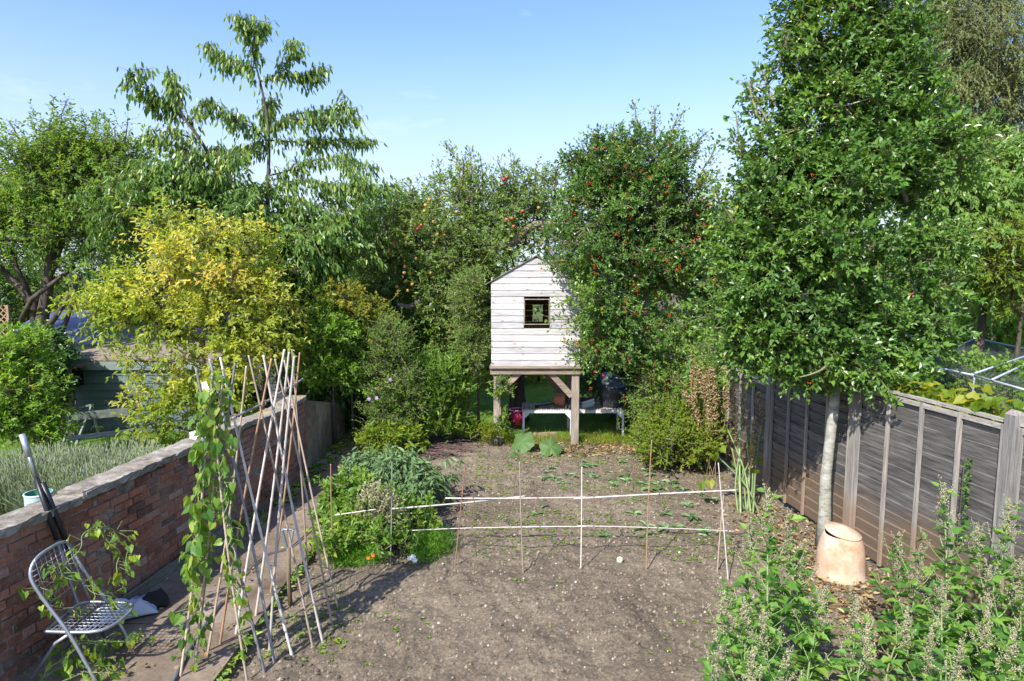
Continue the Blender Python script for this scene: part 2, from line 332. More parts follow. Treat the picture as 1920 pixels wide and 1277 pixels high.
M['glass'] = plain('window_glass', (.3, .36, .42), .15, .05, 3, .6)
N = NT('lawn_turf'); n1 = N.noise(2.2, 6); n2 = N.noise(60, 5, .7)
c = N.ramp(n1, [(.3, (.09, .17, .025)), (.7, (.17, .28, .045))]); c = N.mix(1.0, c, N.ramp(n2, [(.3, (.5, .5, .5)), (.7, (1.3, 1.3, 1.2))]), 'MULTIPLY')
M['lawn'] = N.done(N.bsdf(c, .9, n2, .8, .03, .15))
N = NT('leafy_earth'); n1 = N.noise(1.5, 6); n2 = N.noise(25, 6, .7)
c = N.ramp(n1, [(.35, (.07, .075, .03)), (.6, (.1, .13, .04))]); c = N.mix(1.0, c, N.ramp(n2, [(.3, (.5, .5, .5)), (.7, (1.4, 1.35, 1.2))]), 'MULTIPLY')
M['earth'] = N.done(N.bsdf(c, .95, n2, .8, .03, .1))
# ------------------------------------------------------------------ noise
def vnoise(x, y, s, seed=0):
    x = x * s + seed * 17.3; y = y * s + seed * 9.7
    xi, yi = np.floor(x).astype(np.int64), np.floor(y).astype(np.int64); fx, fy = x - xi, y - yi
    fx = fx * fx * (3 - 2 * fx); fy = fy * fy * (3 - 2 * fy)
    def h(a, b):
        n = (a * 374761393 + b * 668265263 + seed * 1442695) & 0xffffffff; n = ((n ^ (n >> 13)) * 1274126177) & 0xffffffff
        return ((n ^ (n >> 16)) & 0xffff) / 65535.0
    return (h(xi, yi) * (1 - fx) + h(xi + 1, yi) * fx) * (1 - fy) + (h(xi, yi + 1) * (1 - fx) + h(xi + 1, yi + 1) * fx) * fy
def soil_h(x, y):
    x, y = np.asarray(x, float), np.asarray(y, float)
    return (vnoise(x, y, .8, 1) - .5) * .09 + (vnoise(x, y, 2.6, 2) - .5) * .065 + (vnoise(x, y, 8, 3) - .5) * .04 + (vnoise(x, y, 24, 4) - .5) * .026
# ------------------------------------------------------------------ leaves
def norm(a): return a / (np.linalg.norm(a, axis=-1, keepdims=True) + 1e-9)
TPL = {
 'oval': (np.array([[0, 0, 0], [.3, .42, .1], [.72, .34, .04], [1, 0, -.16], [.72, -.34, .04], [.3, -.42, .1]]), [[0, 3, 2, 1], [0, 5, 4, 3]]),
 'wavy': (np.array([[0, 0, 0], [.25, .5, .16], [.6, .44, -.02], [1, 0, -.22], [.6, -.44, .14], [.25, -.5, -.02]]), [[0, 3, 2, 1], [0, 5, 4, 3]]),
 'long': (np.array([[0, 0, 0], [.28, .5, .08], [.68, .4, -.02], [1, 0, -.2], [.68, -.4, -.02], [.28, -.5, .08]]), [[0, 3, 2, 1], [0, 5, 4, 3]]),
 'flat': (np.array([[0, 0, 0], [.5, .5, .05], [1, 0, -.1], [.5, -.5, .05]]), [[0, 1, 2, 3]]),
 'blade': (np.array([[0, -.5, 0], [0, .5, 0], [.6, .3, .0], [.6, -.3, .0], [1, 0, -.25], [1, 0, -.25]]), [[0, 1, 2, 3], [3, 2, 5, 4]]),
 'heart': (np.array([[.12, 0, 0], [-.08, .3, .05], [.2, .52, .08], [.6, .32, .03], [1, 0, -.14], [.6, -.32, .03], [.2, -.52, .08], [-.08, -.3, .05]]), [[0, 3, 2, 1], [0, 4, 4, 3], [0, 5, 4, 4], [0, 7, 6, 5]]),
 'rhomb': (np.array([[0, 0, 0], [.14, .08, .01], [.3, .42, .09], [.4, .5, .1], [.5, .34, .05], [.62, .36, .04], [.72, .2, 0], [1, 0, -.16],
            [.14, -.08, .01], [.3, -.42, .09], [.4, -.5, .1], [.5, -.34, .05], [.62, -.36, .04], [.72, -.2, 0], [.4, 0, -.03], [.7, 0, -.06]]),
           [[0, 14, 2, 1], [14, 4, 3, 2], [14, 15, 5, 4], [15, 7, 6, 5], [0, 8, 9, 14], [14, 9, 10, 11], [14, 11, 12, 15], [15, 12, 13, 7]]),
}
TPL['heart'] = (TPL['heart'][0], [[0, 3, 2, 1], [0, 7, 6, 5]]); HEART_TRI = [[0, 4, 3], [0, 5, 4]]
def put_leaves(mb, pos, ax, nr, L, W, tint, tpl='oval'):
    n = len(pos)
    if n == 0: return
    V, Fc = TPL[tpl]; Fc = np.array(Fc); ax = norm(ax); sd_ = norm(np.cross(nr, ax)); nn = np.cross(ax, sd_)
    L = np.broadcast_to(L, n)[:, None, None]; W = np.broadcast_to(W, n)[:, None, None]
    A = pos[:, None] + V[None, :, 0:1] * L * ax[:, None] + V[None, :, 1:2] * W * sd_[:, None] + V[None, :, 2:3] * L * nn[:, None]
    k = len(V); idx = (np.arange(n) * k)[:, None, None] + Fc[None]
    n0 = mb.n
    mb.add(A.reshape(-1, 3), idx.reshape(-1, Fc.shape[1]), np.repeat(tint, k))
    if tpl == 'heart':
        t = (np.arange(n) * k)[:, None, None] + np.array(HEART_TRI)[None]; mb.f.setdefault(3, []).append(t.reshape(-1, 3) + n0)
def cones(mb, a, b, r0, r1, k=3, tint=.5):
    """many tapered twigs at once"""
    n = len(a)
    if n == 0: return
    d = norm(b - a); ref = np.where(np.abs(d[:, 2:3]) < .9, np.array([[0, 0, 1.0]]), np.array([[1.0, 0, 0]])); u = norm(np.cross(d, ref)); v = np.cross(d, u)
    an = 2 * np.pi * np.arange(k) / k; ring = np.cos(an)[None, :, None] * u[:, None] + np.sin(an)[None, :, None] * v[:, None]
    r0 = np.broadcast_to(r0, n)[:, None, None]; r1 = np.broadcast_to(r1, n)[:, None, None]
    V = np.concatenate([a[:, None] + ring * r0, b[:, None] + ring * r1], 1).reshape(-1, 3)
    j = np.arange(k); q = np.stack([j, (j + 1) % k, k + (j + 1) % k, k + j], 1)
    idx = (np.arange(n) * 2 * k)[:, None, None] + q[None]
    mb.add(V, idx.reshape(-1, 4), np.repeat(np.broadcast_to(tint, n), 2 * k))
TOSUN = np.array(tosun)
def sprays(lm, tw, start, d, length, m, lL, lW, tpl='oval', ang=50, droop=.25, sag=.15, tint0=None, jit=.35, upn=.8, tvar=.22, twr=.003):
    """twigs with m leaves each"""
    n = len(start)
    if n == 0: return
    d = norm(d); length = np.broadcast_to(length, n)
    if tint0 is None: tint0 = rng.random(n)
    t = np.linspace(.12, 1, m)[None] + rng.uniform(-.04, .04, (n, m))
    st = start[:, None] + d[:, None] * (t * length[:, None])[..., None]; st[..., 2] -= sag * length[:, None] * t * t
    ref = np.where(np.abs(d[:, 2:3]) < .9, np.array([[0, 0, 1.0]]), np.array([[1.0, 0, 0]])); u = norm(np.cross(d, ref)); v = np.cross(d, u)
    ph = rng.uniform(0, 6.28, n)[:, None] + np.arange(m)[None] * 2.4
    rad = np.cos(ph)[..., None] * u[:, None] + np.sin(ph)[..., None] * v[:, None]
    a = np.radians(ang) * (1.15 - .5 * t); ax = np.cos(a)[..., None] * d[:, None] + np.sin(a)[..., None] * rad + rng.normal(0, jit, (n, m, 3)) * .5
    ax[..., 2] -= droop; ax = norm(ax)
    nr = np.zeros((n, m, 3)); nr[..., 2] = upn; nr = nr + rng.normal(0, .5, (n, m, 3)) + d[:, None] * .25 + TOSUN * .7
    s = rng.uniform(.5, 1.25, n * m) * np.repeat(rng.uniform(.8, 1.15, n), m)
    tt = np.clip(np.repeat(tint0, m) * (1 - tvar) + tvar * rng.random(n * m) , 0, 1)
    put_leaves(lm, st.reshape(-1, 3), ax.reshape(-1, 3), nr.reshape(-1, 3), lL * s, lW * s, tt, tpl)
    if tw is not None:
        e = start + d * length[:, None]; e[:, 2] -= sag * length; mid = start + d * length[:, None] * .5; mid[:, 2] -= sag * length * .25
        cones(tw, start, mid, twr, twr * .75, 3); cones(tw, mid, e, twr * .75, twr * .3, 3)
def B(px, py, rx, ry, Y, rd=None, wt=1.0):
    """ellipsoid given by its place and size in the photo and its distance"""
    c = P(px, py, Y); rX, rZ = rx / F * Y, ry / F * Y
    return (c, np.array([rX, rd if rd else (rX + rZ) / 2, rZ]), wt)
def clumps(blobs, n, shell=.4, zmin=.1):
    wts = np.array([(b[1].prod()) ** (2 / 3) * b[2] for b in blobs]); wts /= wts.sum()
    ids = rng.choice(len(blobs), n, p=wts); C = np.array([b[0] for b in blobs])[ids]; Rr = np.array([b[1] for b in blobs])[ids]
    d = norm(rng.normal(size=(n, 3))); r = rng.random(n) ** shell
    p = C + d * r[:, None] * Rr * .93; ok = p[:, 2] > zmin
    return p[ok], norm(d / Rr)[ok]
def skeleton(tr, trunk, r0, r1, targets, seg=.35, curve=.12, rt=.006, k=7):
    """tapered trunk along its points, limbs to every target, thickness from what each carries"""
    trunk = np.array(trunk, float); pts = [trunk[0]]; par = [-1]
    for a, b in zip(trunk[:-1], trunk[1:]):
        m = max(1, int(np.linalg.norm(b - a) / .3))
        for i in range(m): pts.append(a + (b - a) * (i + 1) / m); par.append(len(pts) - 2)
    nt_ = len(pts)
    base = trunk[0]; start = max(1, int(nt_ * .25))
    order = np.argsort(np.min(np.linalg.norm(targets[:, None] - np.array(pts)[None, start:], axis=2), axis=1))
    ends = []
    for i in order:
        c = targets[i]; A = np.array(pts[start:]); dd = np.linalg.norm(A - c, axis=1) + np.maximum(0, A[:, 2] - c[2] + .1) * .9
        j = int(np.argmin(dd)) + start; a = np.array(pts[j]); L = np.linalg.norm(c - a); m = max(1, int(L / seg)); prev = j
        off = rng.normal(0, 1, 3) * curve * L; off[2] = abs(off[2]) * .6 if c[2] > a[2] else off[2]
        for q in range(1, m + 1):
            t = q / m; pts.append(a + (c - a) * t + off * math.sin(math.pi * t) * .8); par.append(prev); prev = len(pts) - 1
        ends.append(prev)
    pts = np.array(pts); w_ = np.zeros(len(pts))
    for e in ends:
        while e >= 0: w_[e] += 1; e = par[e]
    rad = rt * np.sqrt(np.maximum(w_, 1)); tot = max(1, len(ends))
    kk = np.arange(nt_) / max(1, nt_ - 1); rad[:nt_] = (r0 + (r1 - r0) * kk) * (1 + .45 * np.exp(-np.linalg.norm(pts[:nt_] - pts[0], axis=1) / .12)) * (1 + .05 * np.sin(np.arange(nt_) * 1.7))
    rad[nt_:] = np.minimum(rad[nt_:], r0 * .6)
    tr.tube(pts[:nt_], rad[:nt_], 12, .5)
    i = np.arange(nt_, len(pts)); p_ = np.array(par)[i]
    cones(tr, pts[p_], pts[i] + norm(pts[i] - pts[p_]) * rad[i][:, None] * .3, np.minimum(rad[p_], rad[i] * 1.25), rad[i], k)
def tree(name, label, cat, base, trunk, r0, r1, blobs, ncl, per, cr_, leaf, lm_mat, bark, tpl='oval', m=9, tl=.28, up=.5, shell=.4, droop=.25, ang=50,
         sag=.15, group=None, tw_mat=None, tintmap=None, extra=None, limbs=None, zmin=.15, upn=.8, ntarget=None, rt=.006, gap=.1):
    root = thing(name, label, cat, base, group)
    cl, out = clumps(blobs, ncl, shell, zmin)
    sc_ = 1.3 if cr_ < .15 else 1.0; gv = vnoise(cl[:, 0] + cl[:, 1] * .4 + 60, cl[:, 2] + cl[:, 1] * .3 + 60, sc_, 77) * .65 + vnoise(cl[:, 0] + 60, cl[:, 2] + 60, sc_ * 2.3, 78) * .35
    kp = gv > np.quantile(gv, gap); cl, out = cl[kp], out[kp]
    tr = MB(); tg = cl if ntarget is None else cl[:ntarget]
    if limbs: 
        for pl, ra, rb in limbs:
            pl = np.array(pl); tr.tube(pl, np.linspace(ra, rb, len(pl)), 8, .5)
    skeleton(tr, trunk, r0, r1, tg, rt=rt)
    tr.build('trunk', bark, root, True)
    lm, tw = MB(), MB()
    n = len(cl) * per; ci = np.repeat(np.arange(len(cl)), per)
    st = cl[ci] + rng.normal(0, 1, (n, 3)) * cr_ * np.array([1, 1, .7])
    d = norm(out[ci] * .8 + rng.normal(0, .45, (n, 3)) + np.array([0, 0, up])); ok = st[:, 2] > zmin; st, d, ci = st[ok], d[ok], ci[ok]
    t0 = np.clip(rng.random(len(cl))[ci] * .55 + rng.random(len(st)) * .35, 0, 1)
    if tintmap: t0 = tintmap(st, t0)
    cones(tw, cl[ci], st, .0045, .003)
    sprays(lm, tw, st, d, tl * rng.uniform(.7, 1.3, len(st)), m, leaf[0], leaf[1], tpl, ang, droop, sag, t0, upn=upn)
    if extra: extra(root, lm, tw, cl, out)
    lm.build('crown', lm_mat, root, False)
    tw.build('twigs', tw_mat or M['twig'], root, False)
    return root, cl, out
def octs(mb, pos, r, tint):
    n = len(pos)
    if n == 0: return
    V = np.array([[1, 0, 0], [-1, 0, 0], [0, 1, 0], [0, -1, 0], [0, 0, 1], [0, 0, -1]], float)
    Fc = np.array([[0, 2, 4], [2, 1, 4], [1, 3, 4], [3, 0, 4], [2, 0, 5], [1, 2, 5], [3, 1, 5], [0, 3, 5]])
    r = np.broadcast_to(r, n); A = pos[:, None] + V[None] * r[:, None, None]
    idx = (np.arange(n) * 6)[:, None, None] + Fc[None]; mb.add(A.reshape(-1, 3), idx.reshape(-1, 3), np.repeat(np.broadcast_to(tint, n), 6))
def ico(mb, c, r, tint=None, sq=1.0):
    ph = (1 + 5 ** .5) / 2
    V = norm(np.array([[-1, ph, 0], [1, ph, 0], [-1, -ph, 0], [1, -ph, 0], [0, -1, ph], [0, 1, ph], [0, -1, -ph], [0, 1, -ph], [ph, 0, -1], [ph, 0, 1], [-ph, 0, -1], [-ph, 0, 1]], float))
    Fc = [[0, 11, 5], [0, 5, 1], [0, 1, 7], [0, 7, 10], [0, 10, 11], [1, 5, 9], [5, 11, 4], [11, 10, 2], [10, 7, 6], [7, 1, 8], [3, 9, 4], [3, 4, 2], [3, 2, 6], [3, 6, 8], [3, 8, 9], [4, 9, 5], [2, 4, 11], [6, 2, 10], [8, 6, 7], [9, 8, 1]]
    mb.add(V * np.array([r, r, r * sq]) + c, Fc, tint)
# ================================================================== SETTING
def grid(x0, x1, y0, y1, nx, ny, hf):
    X, Y = np.meshgrid(np.linspace(x0, x1, nx), np.linspace(y0, y1, ny)); Z = hf(X, Y)
    V = np.stack([X, Y, Z], -1).reshape(-1, 3); i = (np.arange(ny - 1)[:, None] * nx + np.arange(nx - 1)[None]).ravel()
    return V, np.stack([i, i + 1, i + nx + 1, i + nx], 1)
m = MB(); V, Fc = grid(-400, 400, -40, 900, 60, 60, lambda x, y: x * 0 - .12); m.add(V, Fc, .5)
tag(m.build('ground', M['earth']), 'rough leafy earth of the gardens all around', kind='structure')
BED_X0 = -2.15
m = MB(); V, Fc = grid(BED_X0, 4.3, 2.6, 11.4, 300, 400, soil_h); m.add(V, Fc, .5)
tag(m.build('soil_bed', M['soil'], smooth=True), 'bare brown dug soil of the vegetable bed', kind='structure')
m = MB()
def lawn_h(x, y): return (vnoise(x, y, .6, 5) - .5) * .08 - .03 + (vnoise(x, y, 6, 6) - .5) * .03
V, Fc = grid(-3.0, 5.5, 11.35, 26, 90, 150, lawn_h); m.add(V, Fc, .5)
tag(m.build('lawn', M['lawn'], smooth=True), 'green lawn beyond the playhouse in patches of sun', kind='structure')
# path: broken concrete slabs laid end to end
m = MB(); y = 2.2; i = 0
def wall_x(y): return np.interp(y, [2, 4.5, 5.34, 6.3, 7.87, 8.7, 11.4, 16], [-3.95, -3.62, -3.47, -3.37, -3.13, -3.02, -3.06, -3.1])
while y < 14:
    L = random.uniform(1.1, 1.9); x0 = -4.2; x1 = BED_X0 - .0 + random.uniform(-.02, .02)
    zt = .075 + random.uniform(-.008, .008); m.box(((x0 + x1) / 2, y + L / 2, zt - .1), (x1 - x0, L - .012, .2), tint=random.random()); y += L
tag(m.build('path', M['concrete']), 'old stained concrete path beside the brick wall', kind='structure')
# neighbour's grass
m = MB(); V, Fc = grid(-30, -3.75, 2, 30, 130, 140, lambda x, y: (vnoise(x, y, .7, 8) - .5) * .12 + (vnoise(x, y, 5, 9) - .5) * .04 + .02); m.add(V, Fc, .5)
tag(m.build('neighbour_lawn', M['lawn'], smooth=True), 'rough grass of the next garden beyond the wall', kind='structure')
m = MB(); V, Fc = grid(4.3, 30, 2, 40, 60, 60, lambda x, y: (vnoise(x, y, .7, 8) - .5) * .12 + .0); m.add(V, Fc, .5)
tag(m.build('right_garden_ground', M['lawn'], smooth=True), 'green ground of the garden beyond the fence', kind='structure')

# grass blades (lawn and rough grass)
def grass(name, label, n, xf, yf, hf, h, mat):
    m = MB(); x, y = xf(n), yf(n); p = np.stack([x, y, hf(x, y)], 1)
    ax = rng.normal(0, .35, (n, 3)); ax[:, 2] = 1; nr = rng.normal(0, 1, (n, 3)); nr[:, 2] = .2
    put_leaves(m, p, ax, nr, h * rng.uniform(.5, 1.3, n), .006, rng.random(n), 'blade'); return tag(m.build(name, mat), label, kind='stuff')
grass('lawn_grass', 'short lawn grass behind the playhouse', 26000, lambda n: rng.uniform(-2.8, 5.2, n), lambda n: 11.45 + 10 * rng.random(n) ** 1.5, lawn_h, .06, M['grass'])
grass('rough_grass', 'rough grass behind the wall near the bucket', 16000, lambda n: rng.uniform(-10, -3.9, n), lambda n: rng.uniform(5, 12, n),
      lambda x, y: (vnoise(x, y, .7, 8) - .5) * .12 + .02, .14, M['grass'])

# soil clods and stones
m = MB(); n = 17000; x = rng.uniform(-2.05, 4.0, n); y = 3.6 + 7.4 * rng.random(n) ** 1.1; r = .004 + .019 * rng.random(n) ** 4
octs(m, np.stack([x, y, soil_h(x, y) + r * .2], 1), r, rng.random(n)); tag(m.build('soil_clods', M['clod']), 'small clods of soil over the bed', kind='stuff')
m = MB()
for _ in range(420):
    x, y, r = rng.uniform(-2, 3.6), rng.uniform(4, 10.6), rng.uniform(.01, .026); ico(m, (x, y, float(soil_h(x, y)) + r * .15), r * rng.uniform(.8, 1.2), rng.random(), .7)
for v_ in m.v: v_ += rng.normal(0, .0022, v_.shape)
tag(m.build('earth_lumps', M['clod'], None), 'larger lumps of dug earth on the bed', kind='stuff')
m = MB(); n = 900; x = rng.uniform(-2.0, 4.0, n); y = 3.8 + 6.8 * rng.random(n); r = .004 + .012 * rng.random(n) ** 3
octs(m, np.stack([x, y, soil_h(x, y) + r * .3], 1), r, rng.random(n)); tag(m.build('small_stones', M['stone']), 'small pale stones in the soil', kind='stuff')
# seedling weeds
def seedlings(name, label, pts, sc, mat, nl=6, up=.5):
    m = MB(); n = len(pts); k = nl; pos = np.repeat(pts, k, 0); a = rng.uniform(0, 6.28, n * k)
    ax = np.stack([np.cos(a), np.sin(a), rng.uniform(.1, up, n * k)], 1); nr = rng.normal(0, .2, (n * k, 3)); nr[:, 2] = 1
    s = np.repeat(sc * rng.uniform(.5, 1.5, n), k); put_leaves(m, pos + np.array([0, 0, .01]), ax, nr, s, s * .5, rng.random(n * k), 'oval')
    return tag(m.build(name, mat), label, kind='stuff')
def scatter(n, x0, x1, y0, y1, seed, thr=.5, s=1.5):
    x = rng.uniform(x0, x1, n * 4); y = rng.uniform(y0, y1, n * 4); ok = vnoise(x, y, s, seed) + rng.uniform(-.12, .12, n * 4) > thr
    x, y = x[ok][:n], y[ok][:n]; return np.stack([x, y, soil_h(x, y)], 1)
seedlings('seedling_weeds', 'tiny green weeds seeded across the soil bed', np.concatenate([scatter(1700, -.6, 3.2, 6.3, 10.6, 11, .5), scatter(120, -2.0, 2.2, 4.6, 6.6, 12, .62), scatter(120, -2.0, -1.0, 4.6, 6.4, 15, .5)]), .02, M['bright'])
seedlings('broad_seedlings', 'clusters of wilted broad weeds lying on the soil', scatter(70, .3, 3.0, 7.0, 10.0, 13, .52), .09, M['grey_green'], 6, .3)
# dry leaf litter
def litter(name, label, pts, sc=.05, mat='dry'):
    m = MB(); n = len(pts); ax = rng.normal(0, 1, (n, 3)); ax[:, 2] *= .2; nr = rng.normal(0, .45, (n, 3)); nr[:, 2] = 1
    s = sc * rng.uniform(.5, 1.3, n); put_leaves(m, pts + np.array([0, 0, .012]), ax, nr, s, s * .6, rng.random(n), 'oval'); return tag(m.build(name, M[mat]), label, kind='stuff')
x = rng.normal(3.15, .3, 1500); y = rng.uniform(4.6, 8.0, 1500); ok = (x < 3.75) & (x > 2.3)
litter('leaf_litter', 'dry brown leaves littering the soil round the terracotta jar', np.stack([x, y, soil_h(x, y) + rng.random(1500) * .03], 1)[ok], .055)
x = rng.uniform(.3, 2.2, 700); y = rng.normal(10.7, .22, 700)
litter('straw_litter', 'straw coloured litter along the far edge of the bed', np.stack([x, y, soil_h(x, y) + .01], 1), .06)
x = rng.uniform(-3.3, -2.3, 260); y = rng.uniform(4.4, 13, 260); x = np.maximum(x, wall_x(y) + .05)
litter('path_leaves', 'fallen leaves scattered on the concrete path', np.stack([x, y, x * 0 + .08], 1), .045)
x = wall_x(np.linspace(7, 12.5, 300)) + rng.uniform(.03, .3, 300); y = np.linspace(7, 12.5, 300)
seedlings('path_edge_weeds', 'weeds growing along the foot of the wall', np.stack([x, y, x * 0 + .08], 1)[rng.random(300) < .5], .06, M['green'], 6, .8)
x = rng.uniform(-2.25, -2.1, 120); y = rng.uniform(4.3, 6.5, 120)
seedlings('bed_edge_weeds', 'weeds along the edge of the concrete path', np.stack([x, y, x * 0 + .03], 1), .05, M['green'], 5, .8)
# ================================================================== BRICK WALL
def rotz(a): c, s = math.cos(a), math.sin(a); return np.array([[c, -s, 0], [s, c, 0], [0, 0, 1.0]])
def wall_rot(y): return rotz(-math.atan((wall_x(y + .1) - wall_x(y - .1)) / .2))
root = thing('brick_wall', 'old red brick garden wall with stone coping along the path', 'wall', (-3.4, 6, 0))
bm_, mo, co = MB(), MB(), MB()
WY0, WY1 = 2.2, 9.2
z = .06; course = 0
while z < 1.13:
    y = WY0 + (.11 if course % 2 else 0); header = course % 4 == 3
    while y < WY1:
        L = (.105 if header else .215) * random.uniform(.97, 1.02); yc = y + L / 2
        pr = random.gauss(0, .0055) - (.012 if random.random() < .05 else 0)
        X = wall_x(yc)
        bm_.box((X - .11 + pr, yc, z + .0325 + random.gauss(0, .0015)), (.215, L, .065 + random.gauss(0, .0015)), wall_rot(yc) @ rotz(random.gauss(0, .006)), tint=min(1, max(0, random.gauss(.5, .24))))
        y += L + .011
    z += .0765; course += 1
y = WY0
while y < WY1:
    yc = y + .25; mo.box((wall_x(yc) - .118, yc, .58), (.205, .52, 1.14), wall_rot(yc), .5); y += .5
bo = bm_.build('brickwork', M['brick'], root)
b = bo.modifiers.new('soft', 'BEVEL'); b.width = .006; b.segments = 2
mo.build('mortar', M['mortar'], root)
y = WY0; k = 0
def stone(mb, c, size, rot, seedv, nx=3, ny=14, nz=3):
    """rough stone block: gridded box pushed about by noise"""
    V, n0 = [], mb.n
    gx, gy, gz = [np.linspace(-.5, .5, q + 1) for q in (nx, ny, nz)]
    idx = {}; Fc = []
    def vid(i, j, k2):
        if (i, j, k2) not in idx: idx[(i, j, k2)] = len(V); V.append([gx[i], gy[j], gz[k2]])
        return idx[(i, j, k2)]
    for i in range(nx):
        for j in range(ny):
            Fc += [[vid(i, j, nz), vid(i + 1, j, nz), vid(i + 1, j + 1, nz), vid(i, j + 1, nz)], [vid(i, j, 0), vid(i, j + 1, 0), vid(i + 1, j + 1, 0), vid(i + 1, j, 0)]]
    for j in range(ny):
        for q in range(nz):
            Fc += [[vid(nx, j, q), vid(nx, j + 1, q), vid(nx, j + 1, q + 1), vid(nx, j, q + 1)], [vid(0, j, q), vid(0, j, q + 1), vid(0, j + 1, q + 1), vid(0, j + 1, q)]]
    for i in range(nx):
        for q in range(nz):
            Fc += [[vid(i, 0, q), vid(i + 1, 0, q), vid(i + 1, 0, q + 1), vid(i, 0, q + 1)], [vid(i, ny, q), vid(i, ny, q + 1), vid(i + 1, ny, q + 1), vid(i + 1, ny, q)]]
    V = np.array(V) * np.array(size); V = V + rng.normal(0, .0045, V.shape); V = V @ np.array(rot).T + np.array(c); mb.add(V, Fc, rng.random())
while y < WY1 - .1:
    L = random.uniform(.75, 1.15); L = min(L, WY1 - y); yc = y + L / 2; dz = [0, .012, -.02, .006][k % 4]
    stone(co, (wall_x(yc) - .105, yc, 1.175 + dz), (.27, L - .008, .06), wall_rot(yc) @ rotz(random.gauss(0, .006)), k, 4, int(L * 22)); y += L; k += 1
co.build('coping', M['coping'], root)
rd = MB()
ys = np.linspace(9.21, 11.5, 12)
for a, b2 in zip(ys[:-1], ys[1:]):
    h0, h1 = np.interp([a, b2], [9.2, 11.5], [1.14, .62]); x0, x1 = wall_x(a), wall_x(b2)
    V = [[x0, a, 0], [x1, b2, 0], [x1, b2, h1], [x0, a, h0], [x0 - .22, a, 0], [x1 - .22, b2, 0], [x1 - .22, b2, h1], [x0 - .22, a, h0]]
    rd.add(V, [[0, 1, 2, 3], [5, 4, 7, 6], [3, 2, 6, 7], [0, 3, 7, 4], [1, 5, 6, 2]], .5)
o = rd.build('rendered_section', M['render_wall'], root); tag(o, 'stained grey render at the far low end')
# edging board at the foot of the wall
m = MB(); m.bar((wall_x(5.35) + .05, 5.35, .11), (wall_x(6.9) + .05, 6.9, .11), .035, .1, tint=.5)
tag(m.build('timber_board', M['timber_edge'], loc=None), 'long mossy timber board lying along the foot of the brick wall', 'board')
# ================================================================== FENCE
root = thing('panel_fence', 'weathered grey wooden panel fence with battens on the right', 'fence', (3.7, 6.5, 0))
FP = [(4.5, 1.25), (4.22, 3.06), (3.93, 4.88), (3.68, 6.68), (3.5, 8.46), (3.36, 10.28), (3.22, 12.08), (3.1, 13.9)]
TOPS = [1.82, 1.82, 1.82, 1.74, 1.52, 1.35, 1.3]
def fence_panel(a, b, top, posttop, i):
    a, b = np.array(a), np.array(b); d = b - a; L = np.linalg.norm(d); d /= L; nrm = np.array([-d[1], d[0]]); nrm = -nrm if nrm[0] > 0 else nrm   # towards the bed
    ang = math.atan2(d[1], d[0]); Rm = rotz(ang - math.pi / 2)
    at = lambda s, o, z: (a[0] + d[0] * s + nrm[0] * o, a[1] + d[1] * s + nrm[1] * o, z)
    bd, bt, cp_ = MB(), MB(), MB()
    z0 = .05; hb = .118; z = z0; s0, s1 = .05, L - .05
    while z < top - .06:
        hh = min(hb + .004, top - .03 - z)
        # feather-edge board: thick at the foot, tilted; lower edge slightly wavy
        ns = 16; ss = np.linspace(s0, s1, ns + 1); wv = np.cumsum(rng.normal(0, .0016, ns + 1)); wv -= wv.mean(); V = []
        for s, q in zip(ss, wv):
            V += [at(s, .004, z + q), at(s, .03, z + hh + q), at(s, .0, z + hh + q), at(s, -.01, z + q)]
        Fc = []
        for j in range(ns):
            o = j * 4; Fc += [[o, o + 4, o + 5, o + 1], [o + 1, o + 5, o + 6, o + 2], [o + 2, o + 6, o + 7, o + 3], [o + 3, o + 7, o + 4, o]]
        bd.add(V, Fc, rng.random()); z += hb
    Rb = Rm
    for s in np.linspace(.07, L - .07, 5):
        bt.box(at(s, .04, (top + .04) / 2), (.026, .034, top - .06), Rb)
    bd.build('panel_boards', M['fence_board'], root); bt.build('battens', M['fence_post'], root)
    cp_.box(at(L / 2, .0, top + .012), (.06, L - .1, .022), Rb); cp_.box(at(L / 2, .034, top - .035), (.026, L - .11, .04), Rb)
    cp_.build('capping', M['fence_cap'], root)
for i in range(len(FP) - 1): fence_panel(FP[i], FP[i + 1], TOPS[i], 0, i)
for i, (x, y) in enumerate(FP):
    p = MB(); ht = 1.9 if i == 2 else max(TOPS[max(0, i - 1)], TOPS[min(i, 6)]) + (.06 if i != 3 else -.01)
    if i == 5: ht = 1.56
    p.box((x - .015, y, ht / 2 - .05), (.1, .1, ht + .1), rotz(.08)); p.prism([(x - .065, ht), (x + .035, ht), (x - .015, ht + .035)], y - .05, y + .05)
    o = p.build('post', M['fence_post'], root)
